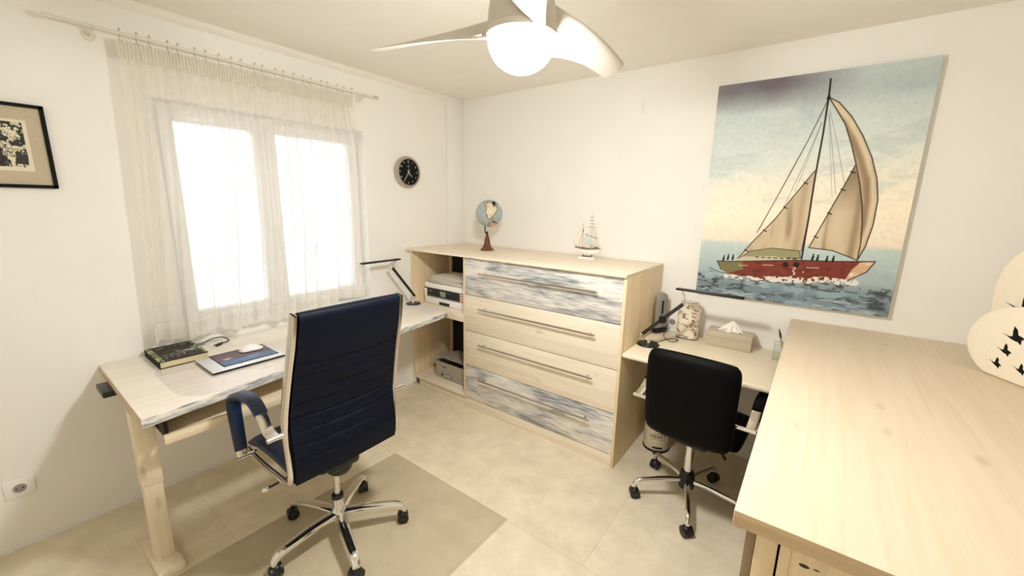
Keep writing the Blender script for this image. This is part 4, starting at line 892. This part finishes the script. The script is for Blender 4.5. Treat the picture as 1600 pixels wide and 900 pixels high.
obj('finial', [cyl(fp_-ax*.002, fp_+ax*.006, .016, .013), cyl(fp_+ax*.005, fp_+ax*.020, .005), xf(box(-.014, .014, -.003, .003, -.003, .003, .001), Matrix.Translation(fp_+ax*.017))], 'iron', gl)

# ================================================================== MODEL SHIP
sx, sy = 1.440, -.20
shp = thing('model_ship', 'small white model sailing ship on a stand on the worktop', 'model ship', (sx, sy, WT))
obj('stand', box(sx-.062, sx+.062, sy-.022, sy+.022, WT, WT+.016, .002), 'white', shp)
obj('cradle', [tube([(sx-.035, sy, WT+.018), (sx, sy, WT+.020), (sx+.035, sy, WT+.017)], .0035, 8, 4), tube([(sx+.030, sy, WT+.018), (sx+.040, sy, WT+.036)], .0035, 8), tube([(sx-.030, sy, WT+.018), (sx-.034, sy, WT+.040)], .003, 8)], 'rust', shp)
secs = []; hl = .098
for i in range(21):
    t = -1+2*i/20; x = sx+hl*t; w_ = .021*max(.04, 1-abs(t)**2.6); zt_ = WT+.072+.010*t*t; zb_ = WT+.030+.036*abs(t)**2.2
    secs.append([V(x, sy+w_*math.cos(a), zt_-(zt_-zb_)*max(0, math.sin(a))) for a in [PI*k/10 for k in range(11)]])
obj('hull', loft(secs), 'white', shp)
obj('deck_rail', [tube([(sx+hl*t, sy+s_*.021*max(.04, 1-abs(t)**2.6), WT+.073+.010*t*t) for t in [-1+.1*k for k in range(21)]], .0042, 8) for s_ in (-1, 1)]+[prism([(sx+hl*t, sy-.020*max(.03, 1-abs(t)**2.6)) for t in [-1+.1*k for k in range(21)]]+[(sx+hl*t, sy+.020*max(.03, 1-abs(t)**2.6)) for t in [1-.1*k for k in range(21)]], WT+.071, WT+.073)], 'hullwood', shp)
mx1, mx2 = sx+.030, sx-.040
m1_ = obj('mast', cyl((mx1, sy, WT+.07), (mx1-.005, sy, WT+.325), .0036, .0014, 10), 'spar', shp)
m2_ = obj('mast', cyl((mx2, sy, WT+.07), (mx2, sy, WT+.262), .0032, .0012, 10), 'spar', shp)
obj('yard', [cyl((mx1-l-.004, sy, WT+z), (mx1+l-.004, sy, WT+z), .0016, seg=8) for l, z in ((.014, .298), (.018, .275), (.022, .252), (.026, .228))]+[cyl((mx1-.05, sy, WT+.175), (mx1+.045, sy, WT+.150), .003, seg=8)], 'hullwood', m1_)
obj('topmast_step', cyl((mx2, sy, WT+.19), (mx2, sy, WT+.215), .004, seg=8), 'hullwood', m2_)
obj('bowsprit', cyl((sx-hl+.005, sy, WT+.082), (sx-hl-.018, sy, WT+.115), .0018, seg=8), 'spar', shp)
def sailm(p): 
    b = bmesh.new(); a = [b.verts.new(q) for q in p]; f = b.faces.new(a); r_ = bmesh.ops.extrude_face_region(b, geom=[f]); 
    for v in r_['geom']:
        if isinstance(v, bmesh.types.BMVert): v.co.y += .0015
    bmesh.ops.recalc_face_normals(b, faces=b.faces[:]); return b
obj('sail', sailm([(mx1-.044, sy-.004, WT+.172), (mx1-.010, sy-.004, WT+.164), (mx1-.010, sy-.010, WT+.088), (mx1-.052, sy-.006, WT+.106)]), 'sail', shp)
obj('sail', sailm([(mx1-.006, sy-.003, WT+.162), (mx1+.010, sy-.003, WT+.158), (mx1+.004, sy-.008, WT+.115), (mx1-.006, sy-.008, WT+.10)]), 'sail', shp)
rg = []
for a, b_ in (((mx1-.005, WT+.228), (mx1+.058, WT+.082)), ((mx1+.012, WT+.228), (mx1+.062, WT+.084)), ((mx1-.005, WT+.24), (mx2+.01, WT+.13)), ((mx2, WT+.20), (sx-hl+.01, WT+.084)), ((mx2, WT+.20), (sx-hl+.03, WT+.08)), ((mx2, WT+.25), (sx-hl-.016, WT+.112)), ((mx2, WT+.19), (mx2+.022, WT+.078)), ((mx1, WT+.225), (mx1-.024, WT+.08)), ((mx1+.03, WT+.155), (mx1+.005, WT+.08)), ((mx2, WT+.195), (mx2-.024, WT+.08))):
    rg.append(cyl((a[0], sy, a[1]), (b_[0], sy-.004, b_[1]), .0011, seg=6))
lab(obj('rigging', rg, 'spar', shp), 'thin rigging lines')
obj('cabin', [box(sx-.045, sx-.02, sy-.009, sy+.009, WT+.073, WT+.084, .001), box(sx+.055, sx+.08, sy-.009, sy+.009, WT+.073, WT+.092, .001)], 'hullwood', shp)

# ================================================================== ON THE CREAM DESK
RZt = .7627
rt = thing('wifi_router', 'tall rounded grey router standing against the drawer cabinet on the cream desk', 'router', (1.952, -.10, RZt))
obj('shell', xf(prism([(x*.5, z) for x, z in [(-.09, 0), (.09, 0), (.09, .20)]]+[(.045*math.cos(a), .20+.045*math.sin(a)) for a in [PI*k/12 for k in range(1, 12)]]+[(-.045, .20)], -.014, .014, .007, 3), T(1.968, -.105, RZt+.035) @ RZ(PI/2-.5) @ RX(PI/2)), 'grey', rt)
obj('foot', xf(box(-.02, .02, -.05, .05, 0, .036, .006), T(1.968, -.105, RZt) @ RZ(-.5)), 'black', rt)
lab(obj('slot', xf(box(.0145, .0158, -.012, .006, .10, .19, .0004), T(1.968, -.105, RZt+.035) @ RZ(-.5)), 'black', rt), 'dark slot in the side')
# floral tin
cn = thing('floral_canister', 'tall flat-sided cream canister with small flower print against the wall', 'canister', (2.148, -.100, RZt))
def supr(w_, d_, z, n=40): return [V(2.148+w_*abs(math.cos(a))**.75*(1 if math.cos(a) > 0 else -1), -.100+d_*abs(math.sin(a))**.75*(1 if math.sin(a) > 0 else -1), z) for a in [2*PI*k/n for k in range(n)]]
def canister():
    nu, nv = 220, 150; me = bpy.data.meshes.new('canister'); P = []; hz_ = [0, 1]
    for j in range(nv):
        v = j/(nv-1); z = RZt+.003+.237*v; tp_ = 1-.30*max(0, v-.88)/.12*max(0, v-.88)/.12; w_, d_ = .066*(1+.05*v)*tp_, .046*tp_
        for i in range(nu):
            a = 2*PI*i/nu; ca, sa = math.cos(a), math.sin(a); P.append((2.148+w_*abs(ca)**.8*(1 if ca > 0 else -1), -.100+d_*abs(sa)**.8*(1 if sa > 0 else -1), z))
    P.append((2.148, -.1, RZt+.242)); P.append((2.148, -.1, RZt+.003)); F = []
    for j in range(nv-1):
        for i in range(nu): k = (i+1) % nu; F.append((j*nu+i, j*nu+k, (j+1)*nu+k, (j+1)*nu+i))
    for i in range(nu): k = (i+1) % nu; F.append(((nv-1)*nu+i, (nv-1)*nu+k, nv*nu)); F.append((k, i, nv*nu+1))
    me.from_pydata(P, [], F); n1 = vnoise(nu, nv, 20, 14, 41, 2); n2 = vnoise(nu, nv, 60, 40, 42, 1); C = np.tile(np.array((236, 228, 208))/255., (nv, nu, 1))
    U_, V_ = np.meshgrid(np.arange(nu)/nu*3.2, np.arange(nv)/nv*2.2); rs = random.Random(5)
    cols = [(150, 84, 72), (120, 72, 84), (176, 120, 96), (96, 100, 84)]
    for k in range(64):
        u_, v_ = rs.uniform(0, 3.2), rs.uniform(.08, 2.1); r_ = rs.uniform(.06, .12); d_ = np.hypot(U_-u_, V_-v_); C[(d_ < r_) & (n2 > .45)] = np.array(rs.choice(cols))/255
        C[(np.hypot(U_-u_-r_*1.3, V_-v_+r_*.6) < r_*.7) & (n2 > .5)] = np.array((128, 132, 108))/255
    C[((V_ % .75) < .18) & (n1 > .60)] = np.array((164, 166, 160))/255
    at = me.color_attributes.new('paint', 'FLOAT_COLOR', 'POINT'); C = C.reshape(-1, 3); C = np.concatenate([C, [[.9, .87, .78]]*2]); C = np.where(C <= .04045, C/12.92, ((C+.055)/1.055)**2.4)
    at.data.foreach_set('color', np.concatenate([C, np.ones((len(C), 1))], 1).reshape(-1)); me.materials.append(M['gloss_print']); me.polygons.foreach_set('use_smooth', [True]*len(me.polygons)); return me
me = canister(); me.transform(pm(cn).inverted()); o = bpy.data.objects.new('body', me); COL.objects.link(o); o.parent = cn
obj('bottom_rim', loft([supr(.067, .047, RZt), supr(.0685, .0485, RZt+.002), supr(.0685, .0485, RZt+.005), supr(.067, .047, RZt+.006)]), 'rust', cn)
obj('lid_rim', loft([supr(.054, .038, RZt+.2405), supr(.054, .038, RZt+.244), supr(.048, .033, RZt+.2445)]), 'satin', cn)
# tissue box
tb = thing('tissue_box', 'long greyed wooden tissue box with a tissue standing out of its top', 'tissue box', (2.397, -.105, RZt))
tx0, tx1, ty0, ty1, th_ = 2.270, 2.523, -.168, -.030, .093
obj('box_body', [box(tx0, tx1, ty0, ty1, RZt, RZt+.058, .0015), box(tx0, tx1, ty0, ty1, RZt+.0585, RZt+th_, .0015)], 'oldwood', tb)
lab(obj('slot', prism([(2.397+.062*math.cos(a), -.099+.026*math.sin(a)) for a in [2*PI*k/24 for k in range(24)]], RZt+th_, RZt+th_+.0008), 'ink', tb), 'dark oval slot')
def tissue():
    b = bmesh.new(); n = 72; rings = []
    for q in (0, .15, .35, .6, .8, .93, 1.0):
        r = []
        for k in range(n):
            a = 2*PI*k/n; pl = 1+.28*math.sin(a*7+1.5*q)*(1-.4*q)+.10*math.sin(a*3+1); rr = (1-q)**.8
            r.append(b.verts.new((2.390+.058*rr*pl*math.cos(a)+.018*q, -.099+.024*rr*pl*math.sin(a)+.004*math.sin(q*5), RZt+th_+.072*q*(1+.05*math.sin(a*5))-.004)))
        rings.append(r)
    for r0, r1 in zip(rings, rings[1:]):
        for k in range(n): b.faces.new((r0[k], r0[(k+1) % n], r1[(k+1) % n], r1[k]))
    bmesh.ops.recalc_face_normals(b, faces=b.faces[:])
    for v in b.verts:
        if v.co.z < RZt+th_+.0008: v.co.z = RZt+th_+.0009
    return b
obj('tissue', [tissue(), xf(prism([(0, 0), (.05, .004), (.034, .030), (.012, .022)], 0, .0012), T(2.335, -.128, RZt+th_+.006) @ RY(-.35))], 'tissue', tb, sharp=60)
# pencil cup
pcp = thing('pen_holder', 'clear square pen holder beside the countertop on the cream desk', 'pen holder', (2.668, -.165, RZt))
obj('cup', [box(2.633, 2.703, -.200, -.130, RZt, RZt+.004, .001), box(2.633, 2.636, -.200, -.130, RZt+.004, RZt+.092), box(2.700, 2.703, -.200, -.130, RZt+.004, RZt+.092), box(2.636, 2.700, -.200, -.197, RZt+.004, RZt+.092), box(2.636, 2.700, -.133, -.130, RZt+.004, RZt+.092)], 'acrylic', pcp)
lab(obj('rim', [box(2.632, 2.704, -.201, -.198, RZt+.090, RZt+.0935), box(2.632, 2.704, -.132, -.129, RZt+.090, RZt+.0935), box(2.632, 2.635, -.198, -.132, RZt+.090, RZt+.0935), box(2.701, 2.704, -.198, -.132, RZt+.090, RZt+.0935)], 'satin', pcp), 'pale polished edge')
pens = [('dark pen leaning left in the clear pen holder, tallest one', (2.690, -.155, RZt+.006), (2.645, -.150, RZt+.172), 'black', 'satin'), ('brown pencil leaning left in the clear pen holder', (2.692, -.172, RZt+.006), (2.652, -.165, RZt+.160), 'spar', 'black'), ('black marker low in the clear pen holder', (2.680, -.185, RZt+.006), (2.688, -.178, RZt+.110), 'black', 'black')]
for lb_, a, b_, m1, m2 in pens:
    a, b_ = Vector(a), Vector(b_); pn = thing('pen', lb_, 'pen', a, 0, 'pens in the clear holder'); d = b_-a
    obj('barrel', cyl(a+d*.08, a+d*.80, .0045, seg=10), m1, pn); obj('tip', cyl(a, a+d*.08, .001, .0045, 10), m2, pn); obj('cap', cyl(a+d*.80, b_, .0050, .0040, 10), m2, pn)
# ================================================================== PEDAL BIN
bn = thing('pedal_bin', 'small cream pedal bin with dark lettering beside the drawer cabinet', 'bin', (2.058, -.235, 0)); bc = (2.058, -.235, 0)
obj('bucket', lathe([(0, .012), (.082, .012), (.084, .016), (.084, .225), (.080, .230), (0, .230)], 48, bc), 'tin', bn)
lab(obj('base_ring', lathe([(0, 0), (.087, 0), (.089, .004), (.087, .014), (0, .014)], 48, bc), 'black', bn), 'black base ring')
obj('lid', lathe([(0, .231), (.087, .231), (.088, .238), (.075, .250), (.04, .258), (0, .260)], 48, bc), 'tin', bn)
pd = V(.69, -.72, 0).normalized(); pa = math.atan2(-pd.x, pd.y)+PI*0
def onbin(b_, z):       # flat xy lettering wrapped round the bucket, facing along pd
    a0 = math.atan2(-.93, .37)
    for v in b_.verts:
        s, h_, d_ = v.co.x, v.co.y, v.co.z; an = a0+s/.0845; r_ = .0845+d_; v.co = V(bc[0]+r_*math.cos(an), bc[1]+r_*math.sin(an), z+h_)
    return b_
def sub(b_):
    bmesh.ops.subdivide_edges(b_, edges=[e for e in b_.edges if e.calc_length() > .012], cuts=4, use_grid_fill=True); return b_
obj('lettering', [onbin(text_bm('HOME', .037), .162), onbin(text_bm('is where the', .012, font_shear=.3), .136), onbin(text_bm('HEART', .034), .112), onbin(sub(box(-.048, -.014, -.0008, .0008, 0, .0006)), .093), onbin(sub(box(.014, .048, -.0008, .0008, 0, .0006)), .093), onbin(sub(box(-.045, .045, -.001, .001, 0, .0006)), .184), onbin(text_bm('is', .008), .089)], 'ink', bn)
pdv = V(math.cos(math.atan2(-.93, .37)), math.sin(math.atan2(-.93, .37)), 0); pc_ = V(bc[0], bc[1], 0)
Mp = Matrix.Translation(pc_+pdv*.086+V(0, 0, .012)) @ RZ(math.atan2(pdv.y, pdv.x)+PI/2)
obj('pedal', [xf(box(-.028, .028, -.030, .0, -.008, .004, .003), Mp)], 'black', bn)
lab(obj('pedal_slot', onbin(sub(box(-.032, .032, -.006, .006, 0, .0008)), .034), 'black', bn), 'dark slot above the pedal')

# ================================================================== LANTERNS on the countertop
dd = V(.52, -.85, 0).normalized(); nn = V(.85, .52, 0).normalized()
def frame_m(p0): 
    mm_ = Matrix((dd, V(0, 0, 1), -nn)).transposed().to_4x4(); mm_.translation = p0; return mm_
def egg(a, b_up, b_lo, cx, cz, zcut, n=72):
    pts = []
    for k in range(n):
        t = 2*PI*k/n; x, z = cx+a*math.cos(t), cz+(b_up if math.sin(t) > 0 else b_lo)*math.sin(t)
        pts.append((x, max(z, zcut)))
    out = []
    for p in pts:
        if not out or (abs(p[0]-out[-1][0])+abs(p[1]-out[-1][1])) > 1e-4: out.append(p)
    return out
BIRD = [(-1.0, .12), (-.45, .02), (-.15, .10), (-.22, .55), (-.20, 1.0), (.10, .75), (.25, .30), (.60, .22), (.85, .05), (.60, -.05), (.62, -.50), (.35, -.30), (.10, -.28), (-.25, -.18), (-.6, -.0)]
def lantern(name, label, p0, pts, birds, thick):
    t = thing(name, label, 'lantern', p0, 0, 'oval bird lanterns on the countertop'); Mx = frame_m(V(*p0))
    lo = xf(prism(pts, -thick/2, thick/2, .012, 4), Mx); obj('body', lo, 'ceramic', t)
    for (s, z, k, rot, mir) in birds:
        c, sn = math.cos(rot), math.sin(rot); P = [(s+k*(x*mir*c-y*sn), z+k*(x*mir*sn+y*c)) for x, y in BIRD]
        obj('bird_cutout', xf(prism(P if mir > 0 else P[::-1], thick/2-.001, thick/2+.0012), Mx), 'ink' if False else 'black_matte', t)
    return t
CT = .9753
lantern('bird_lantern', 'wide cream oval lantern with black bird cut-outs, front one at the right edge', (3.355, -.42, CT), egg(.205, .168, .150, .152, .125, 0), [(.082, .054, .026, -.25, 1), (.100, .112, .030, -.15, 1), (.120, .172, .042, 0, 1), (.165, .060, .026, -.2, 1), (.20, .115, .034, .1, 1), (.23, .19, .038, .2, 1)], .05)
p1 = V(3.355, -.42, 0)+.10*nn
lantern('bird_lantern', 'taller cream oval lantern with black bird cut-outs, behind the front one', (p1.x, p1.y, CT), egg(.165, .205, .36, .065, .325, 0), [(.03, .262, .075, -.1, 1), (.10, .37, .05, .2, 1), (.06, .45, .035, 0, 1)], .045)
